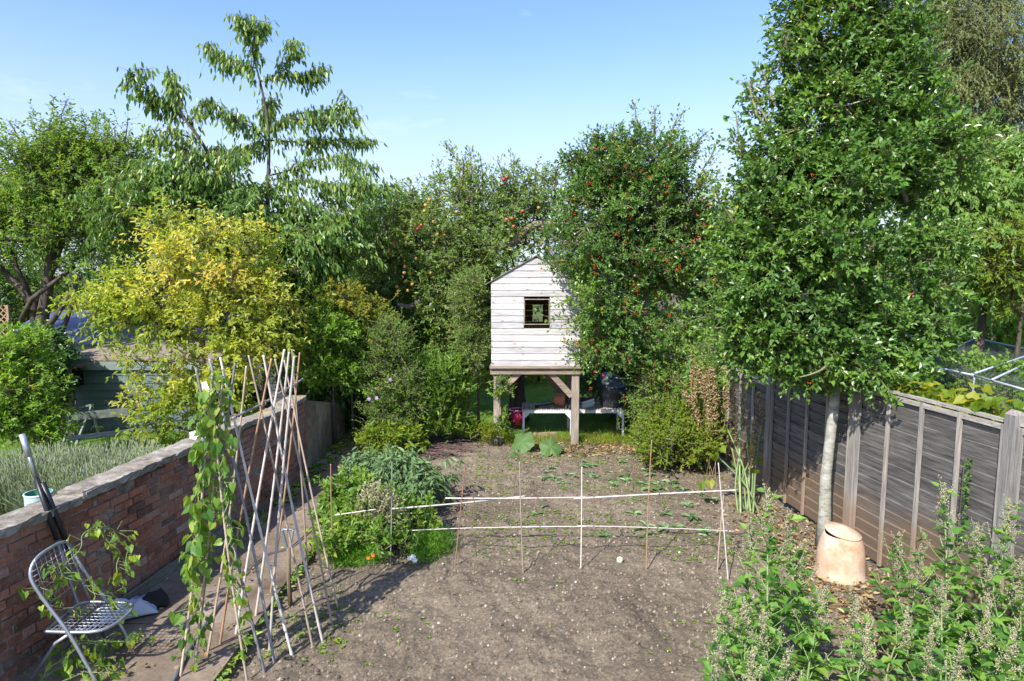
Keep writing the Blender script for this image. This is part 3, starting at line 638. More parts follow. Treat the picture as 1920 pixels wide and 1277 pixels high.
# bowing ground-side gravel board is buried: none seen
# ================================================================== PLAYHOUSE
PY = 10.98; HX0, HX1 = (921 - 960) / F * 10.9, (1088 - 960) / F * 10.9
HZ0, HZE, HZR = 1.40, 2.84, 3.27; HXc = (HX0 + HX1) / 2; HD = 1.5
root = thing('playhouse', 'whitewashed boarded wooden playhouse with pitched roof raised on timber posts', 'playhouse', (HXc, PY, 0))
wx0, wx1, wz0, wz1 = (982 - 960) / F * 10.88, (1031 - 960) / F * 10.88, 3 - 98.5 / F * 10.88, 3 - 49 / F * 10.88
def gable_w(z):  # half width at height z
    return (HX1 - HX0) / 2 if z <= HZE else (HX1 - HX0) / 2 * (HZR - z) / (HZR - HZE)
def boarded(y, front, hole):
    wx0, wx1, wz0, wz1 = hole
    mb = MB(); z = HZ0; bh = .1085; sgn = -1 if front else 1
    while z < HZR - .03:
        z1 = min(z + bh, HZR - .005); segs = []
        if hole and z1 > wz0 + .02 and z < wz1 - .02: segs = [(-9, wx0), (wx1, 9)]
        else: segs = [(-9, 9)]
        t = rng.random()
        for a, b2 in segs:
            l0, l1 = max(HXc - gable_w(z), a), max(HXc - gable_w(z1), a); r0, r1 = min(HXc + gable_w(z), b2), min(HXc + gable_w(z1), b2)
            j = random.uniform(-.004, .004)
            yo, yi = y + sgn * (.022), y
            V = [[l0, yo, z], [r0, yo, z], [r1, y + sgn * .012, z1 - .004], [l1, y + sgn * .012, z1 - .004], [l0, yi, z], [r0, yi, z], [r1, yi - sgn * .001, z1 - .004], [l1, yi - sgn * .001, z1 - .004]]
            mb.add(V, [[0, 1, 2, 3], [5, 4, 7, 6], [3, 2, 6, 7], [0, 4, 5, 1], [0, 3, 7, 4], [1, 5, 6, 2]], t)
        z = z1
    return mb
boarded(PY - HD * 0 - .1, True, (wx0, wx1, wz0, wz1)).build('front_wall', M['white_board'], root)
boarded(PY + HD - .1, False, (wx0 + .2, wx1 - .05, wz0 - .04, wz1 - .26)).build('back_wall', M['red_board'], root)
for xs, sg in ((HX0, 1), (HX1, -1)):
    mb = MB(); z = HZ0
    while z < HZE - .02:
        mb.box((xs + sg * .012, PY - .1 + HD / 2, z + .052), (.02, HD - .05, .104)); z += .1085
    mb.build('side_wall', M['red_board'] if xs > 0 else M['white_board'], root)
fl = MB(); fl.box((HXc, PY - .1 + HD / 2, HZ0 - .02), (HX1 - HX0 + .06, HD + .1, .035)); fl.build('floor_deck', M['oak_h'], root)
# window frame
wf = MB(); yy = PY - .112
for a, b2 in (((wx0 + .012, wz0), (wx0 + .012, wz1)), ((wx1 - .012, wz0), (wx1 - .012, wz1))): wf.bar((a[0], yy, a[1]), (b2[0], yy, b2[1]), .012, .05, (0, 1, 0))
for zz in (wz0 + .012, wz1 - .012): wf.bar((wx0 + .018, yy, zz), (wx1 - .018, yy, zz), .05, .012)
wf.build('window_frame', M['oak'], root)
rf = MB(); th = math.atan2(HZR - HZE, HXc - HX0)
for sg in (-1, 1):
    xe, ze = HXc + sg * ((HX1 - HX0) / 2 + .1), HZE - .1 * math.tan(th)
    nx, nz_ = math.sin(th) * .014, math.cos(th) * .014
    rf.prism([(HXc, HZR + .002), (xe, ze + .002), (xe + sg * nx, ze + nz_), (HXc + sg * .002, HZR + nz_ * 1.1)], PY - .145, PY + HD + .0)
rf.build('roof', M['bark_grey'], root)
posts = [((932 - 960) / F * 10.98, PY), ((1080 - 960) / F * 10.98, PY), ((932 - 960) / F * 10.98, PY + 1.3), ((1080 - 960) / F * 10.98 + .03, PY + 1.3)]
for x, y in posts:
    p = MB(); p.box((x, y, (HZ0 - .04) / 2 - .05), (.125, .12, HZ0 + .06)); p.build('post', M['oak'], root)
for a, b2 in (((HX0 - .02, PY - .077, HZ0 - .09), (HX1 + .02, PY - .077, HZ0 - .09)), ((HX0 - .02, PY + 1.378, HZ0 - .09), (HX1 + .02, PY + 1.378, HZ0 - .09))):
    p = MB(); p.bar(a, b2, .045, .11); p.build('beam', M['oak_h'], root)
for x in (posts[0][0] - .087, posts[1][0] + .087):
    p = MB(); p.bar((x, PY - .04, HZ0 - .09), (x, PY + 1.34, HZ0 - .09), .045, .1); p.build('beam', M['oak_h'], root)
pl, pr = posts[0][0], posts[1][0]
for a, b2, yb in (((pl + .07, .96), (pl + .42, 1.31), PY + .01), ((pr - .06, .86), (pr - .47, 1.31), PY + .01), ((pr - .12, .62), (pr - .64, 1.31), PY + 1.3), ((pl + .07, .9), (pl + .4, 1.31), PY + 1.3)):
    p = MB(); p.bar((a[0], yb, a[1]), (b2[0], yb, b2[1]), .1, .1, (0, 1, 0)); p.build('brace', M['oak_h'], root)
# ================================================================== LOW WHITE TABLE AND WHAT STANDS ON IT
TY = 11.55; TZ = .475; tx0, tx1 = (980 - 960) / F * TY, (1174 - 960) / F * TY
root = thing('low_table', 'low white metal framed slatted table under the playhouse', 'table', ((tx0 + tx1) / 2, TY, 0))
mb = MB(); mb.bar((tx0, TY, TZ - .02), (tx1, TY, TZ - .02), .03, .05); mb.bar((tx0, TY + .6, TZ - .02), (tx1, TY + .6, TZ - .02), .03, .05)
for x in (tx0 + .015, tx1 - .015, (tx0 + tx1) / 2 + .0): mb.bar((x, TY, TZ - .021), (x, TY + .6, TZ - .021), .03, .05)
mb.build('frame', M['metal_white'], root)
xm = (1075 - 960) / F * TY
for x in (tx0 + .02, xm - .02, tx1 - .02):
    for yv in (TY, TY + .6):
        p = MB(); p.box((x, yv, (TZ - .045) / 2 - .02), (.036, .036, TZ - .01)); p.build('leg', M['metal_white'], root)
g = MB()
for x, s in ((tx0 + .02, 1), (xm - .02, -1), (xm + .0, 1), (tx1 - .02, -1)): g.prism([(x, TZ - .045), (x + s * .12, TZ - .045), (x, TZ - .17)], TY - .012, TY + .012)
g.build('corner_gusset', M['metal_white'], root)
sl = MB()
for i in range(int((tx1 - tx0) / .045)): sl.box((tx0 + .03 + i * .045, TY + .3, TZ + .016), (.034, .62, .02))
sl.build('slats', M['white_slat'], root)
# terracotta pot lying on its side
zt = TZ + .027
def bowlish(prof, c, rot): mb = MB(); mb.lathe(prof, c, 30, rot, .8); return mb
rt_ = np.array(Matrix.Rotation(R(90), 3, 'Y') @ Matrix.Rotation(R(12), 3, 'X'))
px = P(1048, 740, TY + .3)[0]
mb = bowlish([(.0, -.11), (.08, -.11), (.105, -.07), (.12, 0), (.125, .07), (.115, .12), (.1, .13), (.098, .1), (.1, 0), (.06, -.08), (0, -.085)], (px, TY + .25, zt + .125), rt_)
tag(mb.build('terracotta_pot', M['terracotta'], None, True), 'round orange terracotta pot lying on its side on the low table', 'pot')
px = P(1071, 740, TY + .35)[0]
mb = MB()
for a in range(5): mb.tube([(px + .085 * math.cos(t) * (1 - .0 * a), TY + .35 + (a - 2) * .022, zt + .095 + .085 * math.sin(t)) for t in np.linspace(0, 2 * math.pi, 25)], .013, 6)
tag(mb.build('hose_coil', M['net_green'], None, True), 'coil of dark green hose beside the terracotta pot', 'hose')
mb = MB(); a = P(1003, 740, TY + .15)[0]; mb.tube([(a, TY + .12, zt + .03), (a + .2, TY + .15, zt + .045), (a + .38, TY + .2, zt + .07)], .014, 8); mb.box((a + .03, TY + .12, zt + .025), (.06, .05, .05))
tag(mb.build('garden_tool', M['pole_black'], None, True), 'dark long handled hand tool lying on the low table', 'tool')
mb = MB(); a = P(1075, 740, TY + .1)[0]
for i in range(4): mb.box((a - .12 + i * .05, TY + .1, zt + .035), (.028, .16, .05), rotz(.2 * i - .3))
tag(mb.build('offcut_blocks', M['white_slat'], None), 'small pale wooden offcuts on the low table below the pot', 'offcuts')
# black dustbin with lid
bx = P(1147, 740, TY + .3)[0]; root = thing('dustbin', 'charcoal plastic bin with a tilted black lid on the low table', 'bin', (bx, TY + .3, zt))
mb = MB(); mb.lathe([(.0, .004), (.2, .004), (.205, .02), (.245, .36), (.262, .37), (.262, .395), (.245, .395), (.235, .36), (.195, .03), (0, .025)], (bx, TY + .3, zt), 36)
mb.build('body', M['bin_plastic'], root, True)
mb = MB(); rl = np.array(Matrix.Rotation(R(26), 3, 'Y') @ Matrix.Rotation(R(28), 3, 'X'))
mb.lathe([(.285, -.03), (.29, .0), (.28, .012), (.21, .035), (.2, .06), (.13, .075), (.12, .06), (0, .065)], (bx + .04, TY + .27, zt + .44), 36, rl); 
for s in (-.05, .0, .05): mb.tube([np.array((bx + .04, TY + .27, zt + .44)) + rl @ np.array(q) for q in ((-.12, s, .07), (-.07, s, .105), (.07, s, .105), (.12, s, .07))], .01, 6)
mb.build('lid', M['bin_plastic'], root, True)
nb = MB(); c0 = np.array((bx - .15, TY + .2, zt + .45))
for i in range(26):
    t = np.linspace(0, 1, 14); ph = rng.uniform(0, 6.28, 6)
    q = c0 + np.stack([.13 * np.sin(ph[0] + t * 7), .1 * np.sin(ph[1] + t * 6), .07 * np.sin(ph[2] + t * 8)], 1) * rng.uniform(.5, 1.1)
    nb.tube(q, .0045, 4)
tag(nb.build('netting_bundle', M['net_green'], None), 'tangled dark green netting draped over the bin', 'netting')
mb = MB(); a = P(1104, 740, TY + .15)[0]
for i in range(7):
    mb.bar((a - .12 + rng.uniform(-.02, .02), TY + .1 + rng.uniform(-.04, .04), zt + .01 + i * .013), (a + .1 + rng.uniform(-.02, .03), TY + .16 + rng.uniform(-.04, .04), zt + .03 + i * .02), .035, .012)
tag(mb.build('white_plastic_pieces', M['metal_white'], None), 'pile of white plastic strips beside the bin', 'plastic pieces')
mb = MB(); a = P(1102, 740, TY + .45)[0]
for i in range(26): q = np.array((a, TY + .45, zt + .02 + .004 * i)); mb.tube([q + rng.normal(0, .05, 3) * (1, 1, 0) + (-.13, 0, 0), q + rng.normal(0, .05, 3) * (1, 1, 0) + (.13, 0, .03)], .006, 5)
tag(mb.build('stick_bundle', M['twig_purple'], None), 'bundle of brown sticks behind the white strips', 'sticks')
# pink bucket
q = P(970, 740, 12.1); root = thing('bucket', 'crimson pink bucket standing by the dark tree trunk', 'bucket', (q[0], 12.1, .0))
mb = MB(); mb.lathe([(0, .005), (.1, .005), (.145, .29), (.135, .29), (.09, .02), (0, .02)], (q[0], 12.1, .08), 26); mb.build('body', M['pink'], root, True)
mb = MB(); mb.tube([(q[0] + .147 * math.cos(t), 12.1 + .147 * math.sin(t), .375) for t in np.linspace(0, 2 * math.pi, 25)], .013, 6); mb.build('rim', M['pink_rim'], root, True)
# wooden blocks near the big leaves
mb = MB(); q = G(1020, 822); mb.bar(q + (-.2, .1, .04), q + (.22, .12, .05), .12, .06); tag(mb.build('log_plank', M['oak_h'], None), 'short plank on the ground behind the big leaves', 'plank')
# ================================================================== TERRACOTTA FORCER
fq = G(1594, 1102); FX, FY = fq[0], fq[1] + .2
root = thing('rhubarb_forcer', 'tall terracotta jar with a tilted lid against the fence', 'jar', (FX, FY, 0))
mb = MB(); k = .98
mb.lathe([(.215 * k, -.05), (.235 * k, .02), (.238 * k, .05), (.227 * k, .066), (.226 * k, .16), (.218 * k, .27), (.2 * k, .365), (.174 * k, .435), (.16 * k, .455), (.15 * k, .45), (.16 * k, .42), (.19 * k, .34), (.21 * k, .2)], (FX, FY, 0), 44, wob=.006)
mb.build('body', M['terracotta_old'], root, True)
rl = np.array(Matrix.Rotation(R(9), 3, 'Y') @ Matrix.Rotation(R(8), 3, 'X'))
mb = MB(); mb.lathe([(0, .0), (.165 * k, .0), (.175 * k, .01), (.172 * k, .022), (.1 * k, .045), (.045, .062), (.03, .07), (0, .072)], (FX + .005, FY, .463), 36, rl); mb.build('lid', M['terracotta_old'], root, True)
# ================================================================== POLES, CHAIR, SACK, BUCKET ON THE LEFT
def pole(name, label, a, b, r, mats, cat='pole', group=None):
    a, b = np.array(a, float), np.array(b, float); root = thing(name, label, cat, a, group)
    for (t0, t1, rr, mm, nm) in mats:
        mb = MB(); mb.tube([a + (b - a) * t0, a + (b - a) * (t0 + t1) / 2, a + (b - a) * t1], r * rr, 12); mb.build(nm, mm, root, True)
    return root
wtop = P(94, 962, 4.95)
pole('leaning_pole', 'grey metal pole with pale grip leaning on the wall behind the chair', G(178, 1228, .08), P(41, 814, 4.8), .0165, [(0, .52, .85, M['pole_grey'], 'shaft'), (.52, .8, 1.15, M['pole_black'], 'sleeve'), (.8, .925, 1, M['pole_grey'], 'upper_shaft'), (.9, 1, 1.35, M['chair_metal'], 'grip')])
pole('leaning_tube', 'thick black tube leaning beside the grey metal pole', G(196, 1196, .08), P(80, 905, 4.78), .021, [(0, .55, .55, M['pole_grey'], 'shaft'), (.55, 1, 1, M['pole_black'], 'sleeve')])
# wire chair, facing +X
root = thing('metal_chair', 'folding silver wire chair tangled with bindweed beside the brick wall', 'chair', (-3.05, 4.58, .075))
def smooth_path(pts, n=8):
    pts = np.array(pts, float); out = []
    for i in range(len(pts) - 1):
        p0, p1, p2, p3 = pts[max(i - 1, 0)], pts[i], pts[i + 1], pts[min(i + 2, len(pts) - 1)]
        for t in np.linspace(0, 1, n, endpoint=False): out.append(.5 * (2 * p1 + (p2 - p0) * t + (2 * p0 - 5 * p1 + 4 * p2 - p3) * t * t + (3 * p1 - 3 * p2 + p3 - p0) * t ** 3))
    out.append(pts[-1]); return np.array(out)
ya, yb = 4.37, 4.80; zf = .13
mb = MB(); mb.tube(smooth_path([(-2.88, ya, zf), (-3.05, ya, .5), (-3.2, ya, .74), (-3.29, ya, .92), (-3.3, ya + .06, 1.02), (-3.3, (ya + yb) / 2, 1.045), (-3.3, yb - .06, 1.02), (-3.29, yb, .92), (-3.2, yb, .74), (-3.05, yb, .5), (-2.88, yb, zf), ]), .0125, 8)
mb.tube([(-2.885, ya, .1), (-2.885, yb, .1)], .011, 8); mb.build('front_leg_and_back_frame', M['chair_metal'], root, True)
mb = MB()
for y_ in (ya + .03, yb - .03): mb.tube([(-3.38, y_, zf), (-3.18, y_, .42), (-3.06, y_, .5)], .0115, 8)
mb.tube([(-3.375, ya + .03, .1), (-3.375, yb - .03, .1)], .011, 8); mb.build('rear_leg', M['chair_metal'], root, True)
mb = MB(); sz = .515
loop = smooth_path([(-3.24, ya + .02, sz), (-3.0, ya + .01, sz), (-2.86, ya + .03, sz), (-2.8, ya + .12, sz + .0), (-2.79, (ya + yb) / 2, sz), (-2.8, yb - .12, sz), (-2.86, yb - .03, sz), (-3.0, yb - .01, sz), (-3.24, yb - .02, sz), (-3.25, (ya + yb) / 2, sz), (-3.24, ya + .02, sz)])
mb.tube(loop, .0125, 8, cap=False)
for y_ in np.linspace(ya + .05, yb - .05, 9): mb.tube([(-3.24, y_, sz), (-2.81 - .04 * (abs(y_ - (ya + yb) / 2) / .2) ** 3, y_, sz)], .0028, 5)
for x_ in np.linspace(-3.2, -2.84, 11): mb.tube([(x_, ya + .02, sz + .004), (x_, yb - .02, sz + .004)], .0024, 5)
mb.build('seat', M['chair_metal'], root, True)
mb = MB()
for y_ in np.linspace(ya + .05, yb - .05, 8): mb.tube([(-3.2, y_, .72), (-3.26, y_, .88), (-3.295, y_, 1.035)], .0026, 5)
for t in np.linspace(0, 1, 9): mb.tube([(-3.2 - .09 * t ** .8, ya, .72 + .28 * t), (-3.2 - .09 * t ** .8, yb, .72 + .28 * t)], .0024, 5)
mb.build('backrest', M['chair_metal'], root, True)
root.location = (root.location[0] - .07, root.location[1] - .1, root.location[2] - .045)
# crumpled sack and black glove
def cloth(name, label, cat, cx, cy, lx, ly, h, ang, mat, seedn, z0=.09, n=34):
    u, v = np.meshgrid(np.linspace(-1, 1, n), np.linspace(-1, 1, n)); bulge = (1 - u ** 4) * (1 - v ** 4)
    z = h * bulge * (.45 + .55 * vnoise(u + 5, v + 5, 1.3, seedn)) + .03 * (np.abs(vnoise(u + 3, v + 3, 4, seedn + 1) - .5)) * 2 * bulge
    x = u * lx * (1 - .12 * vnoise(v + 3, u * 0 + 1, 2, seedn)); y = v * ly * (1 - .18 * vnoise(u + 3, v * 0 + 2, 2, seedn + 2)); c, s = math.cos(ang), math.sin(ang)
    V = np.stack([cx + x * c - y * s, cy + x * s + y * c, z0 + z], -1).reshape(-1, 3); i = (np.arange(n - 1)[:, None] * n + np.arange(n - 1)[None]).ravel()
    mb = MB(); mb.add(V, np.stack([i, i + 1, i + n + 1, i + n], 1), .5); o = mb.build(name, mat, None, True)
    so = o.modifiers.new('thick', 'SOLIDIFY'); so.thickness = .004; return tag(o, label, cat) if cat else o
sq = G(243, 1168)
cloth('plastic_sack', 'crumpled pale blue plastic sack on the path behind the chair', 'sack', sq[0] - .02, sq[1], .25, .13, .11, .5, M['sack'], 3)
cloth('purple_sack', 'purple edged plastic wrapper tucked behind the pale sack', 'wrapper', sq[0] + .03, sq[1] + .15, .17, .06, .08, .4, M['sack_purple'], 9)
sq = G(289, 1152); cloth('black_glove', 'crumpled black cloth at the mouth of the pale sack', 'cloth', sq[0], sq[1], .13, .09, .13, .6, M['glove'], 12)
# blue bucket standing behind the wall
q = P(57, 740, 5.6); root = thing('flower_bucket', 'pale blue metal bucket with green inside standing behind the brick wall', 'bucket', (q[0], 5.6, 0))
zt_ = P(57, 924, 5.6)[2]; mb = MB(); mb.lathe([(.0, zt_ - .45), (.1, zt_ - .45), (.105, zt_ - .2), (.108, zt_)], (q[0], 5.6, 0), 28); mb.lathe([(.113, zt_ - .008), (.113, zt_ + .004), (.104, zt_ + .004)], (q[0], 5.6, 0), 28); mb.build('body', M['bucket'], root, True)
mb = MB(); mb.lathe([(.104, zt_ + .002), (.1, zt_ - .2), (0, zt_ - .2)], (q[0], 5.6, 0), 28); mb.build('lining', M['bucket_in'], root, True)
mb = MB(); mb.lathe([(.0, 0), (.16, 0), (.16, zt_ - .45), (0, zt_ - .45)], (q[0], 5.6, 0), 16)
tag(mb.build('stone_block', M['coping']), 'round stone block under the pale blue bucket', 'block')
# hose / dark cane lying on the path
mb = MB(); pts = [G(318, 1290, .09), G(352, 1222, .09), G(378, 1180, .09), G(410, 1135, .09), G(420, 1128, .09)]; mb.tube(smooth_path(pts), .012, 8)
tag(mb.build('dark_rod', M['pole_grey'], None, True), 'dark rod lying diagonally on the concrete path', 'rod')
mb = MB(); mb.tube(smooth_path([G(455, 1080, .09), G(500, 1040, .09), G(545, 1025, .09), G(585, 990, .09)]), .008, 8)
tag(mb.build('garden_hose', M['pole_grey'], None, True), 'thin grey hose lying on the path beyond the tool', 'hose')
# garden fork stuck in the bed edge
hb, ht = G(545, 1133), None; Yf = hb[1]
a = hb + (0, 0, -.05); t1 = P(541, 1027, Yf); root = thing('garden_fork', 'wooden shafted garden tool with a forked grip stuck upright in the soil', 'tool', hb)
mb = MB(); mb.tube([a, (a + t1) / 2 + (-.01, 0, 0), t1], [.021, .019, .019], 12); mb.build('shaft', M['tool_handle'], root, True)
mb = MB(); l, r_ = P(529, 993, Yf), P(550, 993, Yf); mb.tube(smooth_path([t1 - (0, 0, .04), t1 + (-.02, 0, .03), l]), .012, 8); mb.build('grip', M['tool_grip'], root, True)
mb = MB(); mb.tube(smooth_path([t1 - (0, 0, .04), t1 + (.02, 0, .04), r_]), .011, 8); mb.tube([l, r_], .011, 8); mb.build('grip_arm', M['chair_metal'], root, True)
# small yellow-white ball
q = G(1162, 1056); mb = MB(); mb.lathe([(.001, -.034)] + [(.034 * math.sin(t), -.034 * math.cos(t)) for t in np.linspace(.2, 2.94, 12)] + [(.001, .034)], (q[0], q[1], .035), 20)
tag(mb.build('ball', M['ball'], None, True), 'small pale yellow ball lying on the soil', 'ball')
# ================================================================== CANES
def cane(label, a, b, r, mat, group=None, bow=0.0, cat='cane'):
    a, b = np.array(a, float), np.array(b, float); L = np.linalg.norm(b - a); n = max(6, int(L / .06)); t = np.linspace(0, 1, n * 3 + 1)
    off = rng.normal(0, 1, 3); off -= (b - a) * (off @ (b - a)) / L ** 2; off /= np.linalg.norm(off)
    pts = a + (b - a) * t[:, None] + off * (np.sin(t * math.pi) * (bow + rng.uniform(0, .008)) * L)[:, None]
    nodes = np.zeros(len(t)); st = int(.22 / (L / (n * 3))) or 1; nodes[rng.integers(0, st)::st] = 1
    rad = r * (1 - .25 * t) * (1 + .22 * nodes)
    o_ = MB(); o_.tube(pts - a, rad, 8); o = o_.build('bamboo_cane', mat, None, True); o.location = a; o['wloc'] = [float(c) for c in a]
    return tag(o, label, cat, group)
GW = 'canes of the crossed bean frame'
W = 'bare bamboo cane of the crossed bean frame leaning over the path'
cl_ = [  # bottom px, top px, Y, label, mat
 ((559, 1275), (413, 670), 4.72, 'bamboo cane of the bean frame whose tip stands just right of the vines', 'cane_pale'),
 ((597, 1262), (466, 666), 4.86, None, 'cane'), ((613, 1241), (494, 666), 4.94, None, 'cane_pale'), ((629, 1201), (515.5, 672.6), 5.2, None, 'cane'),
 ((639, 1164), (533, 675), 5.5, None, 'cane'), ((581, 1138), (547.5, 655.5), 5.72, 'slender cane nearly upright at the far end of the bean frame', 'cane'),
 ((502, 1151), (562, 661), 5.62, 'orange brown bamboo cane at the far end of the bean frame', 'cane_brown'), ((473, 1204), (542, 660), 5.22, None, 'cane_pale'),
 ((433, 1246), (533.5, 655), 4.94, 'thick pale cane with the highest tip of the bean frame', 'cane_pale'), ((403, 1264), (509, 672.6), 4.8, 'orange brown cane crossing the middle of the bean frame', 'cane_brown'),
 ((382, 1277), (462, 686), 4.7, None, 'cane'), ((356, 1310), (441, 681), 4.5, 'stout grey topped cane rising beside the flowering vine', 'cane_grey'),
 ((507, 1310), (367.6, 691), 4.5, 'grey cane slanting right from behind the vines', 'cane_grey'), ((523, 1285), (393, 672.6), 4.62, 'thick blue grey cane slanting right below the vines', 'cane_grey'),
 ((502, 1262), (552, 668), 4.82, None, 'cane_pale'),
 ((331, 1330), (398, 700), 4.38, 'nearest cane wrapped by the leafy bindweed', 'cane'), ((357, 1320), (418, 705), 4.46, 'second cane wrapped by the leafy bindweed', 'cane'),
 ((470, 1330), (396, 720), 4.42, 'cane wound with bindweed slanting down to the soil', 'cane')]
vine_canes = []
for bp, tp_, Y, lab, mt in cl_:
    a, b = P(*bp, Y), P(*tp_, Y)
    if a[2] > 0: a = a + (a - b) * (a[2] + .03) / (b[2] - a[2])
    else: a = a + (a - b) * ((a[2] + .04) / (b[2] - a[2]))
    o = cane(lab or W, a, b, .0115 if 'pale' in mt or 'grey' in mt else .0095, M[mt], GW, .004)
    if lab and 'bindweed' in lab: vine_canes.append((a, b))
rail = [P(436, 784, 4.4), P(492, 757, 4.82), P(533, 732, 5.3), P(551, 722, 5.6), P(568, 710, 5.85)]
m = MB(); m.tube(smooth_path(rail), .009, 8); tag(m.build('ridge_cane', M['cane_grey'], None, True), 'dark horizontal ridge cane tying the crossed bean canes together', 'cane', GW)
ridge = bpy.data.objects['ridge_cane']
for q in ((436, 784, 4.4), (493, 757, 4.83), (515, 742, 5.05), (533, 732, 5.3), (551, 722, 5.6)):
    c0 = P(*q); m = MB(); m.tube([c0 + np.array([.02 * math.cos(t), .012 * math.sin(t) + .002 * t, .02 * math.sin(t * 1.02)]) for t in np.linspace(0, 18, 40)], .003, 5); m.build('string_tie', M['tool_handle'], ridge)
# low cane trellis across the bed
TG = 'upright canes of the low trellis'
ups = [((626, 1068), (620, 870), 'cane_brown', 'leftmost upright trellis cane standing in the green plants'), ((732, 1060), (735, 866), 'cane_grey', 'grey upright trellis cane in the middle of the green plants'),
 ((853, 1063), (873, 866), 'cane_brown', 'upright trellis cane tilted right at the edge of the green plants'), ((981, 1077), (974, 866), 'cane', 'upright trellis cane in the centre of the bed'),
 ((1089, 1069), (1091, 875), 'cane_pale', 'pale straight upright trellis cane right of centre'), ((1212, 1070), (1222, 825), 'cane_brown', 'tallest brown upright trellis cane in front of the bright bush'),
 ((1345, 1071), (1357, 925), 'cane', 'short upright cane at the right end of the trellis'), ((1365, 1086), (1347, 868), 'cane_pale', 'pale cane crossing another at the right end of the trellis')]
for bp, tp_, mt, lab in ups:
    Y = G(*bp)[1]; a = G(*bp); b = P(*tp_, Y + .02); cane(lab, a + (a - b) * .03, b, .0065, M[mt], TG, .004)
hr = [((600, 999), (737, 997), 'lower trellis rail cane at the left among the plants'), ((716, 998), (985, 988), 'lower trellis rail cane left of centre'), ((960, 988.5), (1100, 987), 'lower trellis rail cane in the centre'), ((1083, 986), (1378, 996), 'lower trellis rail cane at the right'),
 ((628, 966), (705, 955), 'upper trellis rail cane poking from the plants'), ((735, 954), (985, 930), 'pale upper trellis rail cane rising left of centre'), ((835, 934), (1100, 932), 'thin upper trellis rail cane across the centre'), ((1076, 935), (1381, 919), 'thick pale upper trellis rail cane at the right')]
for i, (a, b, lab) in enumerate(hr):
    cane(lab, P(*a, 6.46 + (i % 2) * .02), P(*b, 6.44 + (i % 2) * .02), .009 if 'pale' in lab else .006, M['cane_pale'], 'rail canes of the low trellis', .004)
# ================================================================== SHEDS AND HOUSES
def clad_shed(name, label, x0, x1, y0, y1, h, mw, roof, group=None, bh=.14):
    root = thing(name, label, 'shed', ((x0 + x1) / 2, y0, 0), group)
    for nm, (a, b) in (('front_wall', ((x0, y0), (x1, y0))), ('side_wall', ((x1, y0), (x1, y1))), ('side_wall', ((x0, y1), (x0, y0))), ('rear_wall', ((x1, y1), (x0, y1)))):
        a, b = np.array(a), np.array(b); d = (b - a) / np.linalg.norm(b - a); nr = np.array([d[1], -d[0]]); mb = MB(); z = .0
        while z < h - .01:
            z1 = min(z + bh, h); V = []
            for p in (a, b):
                for o, zz in ((.022, z + .004), (.006, z1), (-.02, z1), (-.02, z + .004)): V.append([p[0] + nr[0] * o, p[1] + nr[1] * o, zz])
            mb.add(V, [[0, 4, 5, 1], [1, 5, 6, 2], [2, 6, 7, 3], [3, 7, 4, 0], [0, 1, 2, 3], [4, 7, 6, 5]]); z = z1
        mb.build(nm, mw, root)
    return root
# grey-green shed
sx0, sx1, sy = P(137, 740, 11.6)[0], P(400, 740, 11.6)[0], 11.6; sh = P(0, 690, 11.6)[2]
root = clad_shed('garden_shed', 'grey green boarded shed with pale fascia beyond the wall', sx0, sx1, sy, sy + 1.4, sh, M['shed_green'], None)
mb = MB(); mb.box(((sx0 + sx1) / 2, sy - .07, sh + .06), (sx1 - sx0 + .2, .03, .17)); mb.build('fascia', M['shed_fascia'], root)
mb = MB(); mb.prism([(sy - .1, sh + .15), (sy + 1.6, sh + .3), (sy + 1.6, sh + .34), (sy - .1, sh + .19)], sx0 - .14, sx1 + .14, axis=0); mb.build('roof', M['bark_grey'], root)
mb = MB(); mb.box((sx0 - .02, sy - .01, sh / 2), (.07, .07, sh)); mb.build('corner_post', M['shed_fascia'], root)
# cream summerhouse with blue curved roof
cx0, cx1, cy = P(113, 740, 13.6)[0], P(330, 740, 13.6)[0], 13.6; chh = P(0, 640, 13.6)[2]
root = clad_shed('summerhouse', 'cream clad hut with a curved blue grey felt roof behind the green shed', P(60, 740, 14.6)[0] + .7, cx1 + 1, cy, cy + 3.2, chh, M['shed_cream'], None)
mb = MB(); prof = []
xr0, xr1 = P(60, 740, 14.6)[0] + .55, cx1 + 1.2
for t in np.linspace(0, math.pi, 17): prof.append((cy + 1.6 - 1.8 * math.cos(t), chh - .05 + .62 * math.sin(t) ** .8))
V = []
for q in prof: V.append([xr0, q[0], q[1]]); V.append([xr1, q[0], q[1]])
n0 = mb.n; mb.add(V, [[2 * i, 2 * i + 1, 2 * i + 3, 2 * i + 2] for i in range(len(prof) - 1)], .5)
mb.f.setdefault(len(prof), []).append(np.array([[2 * i for i in range(len(prof))]])); o = mb.build('roof', M['blue_roof'], root, False)
so = o.modifiers.new('t', 'SOLIDIFY'); so.thickness = .03
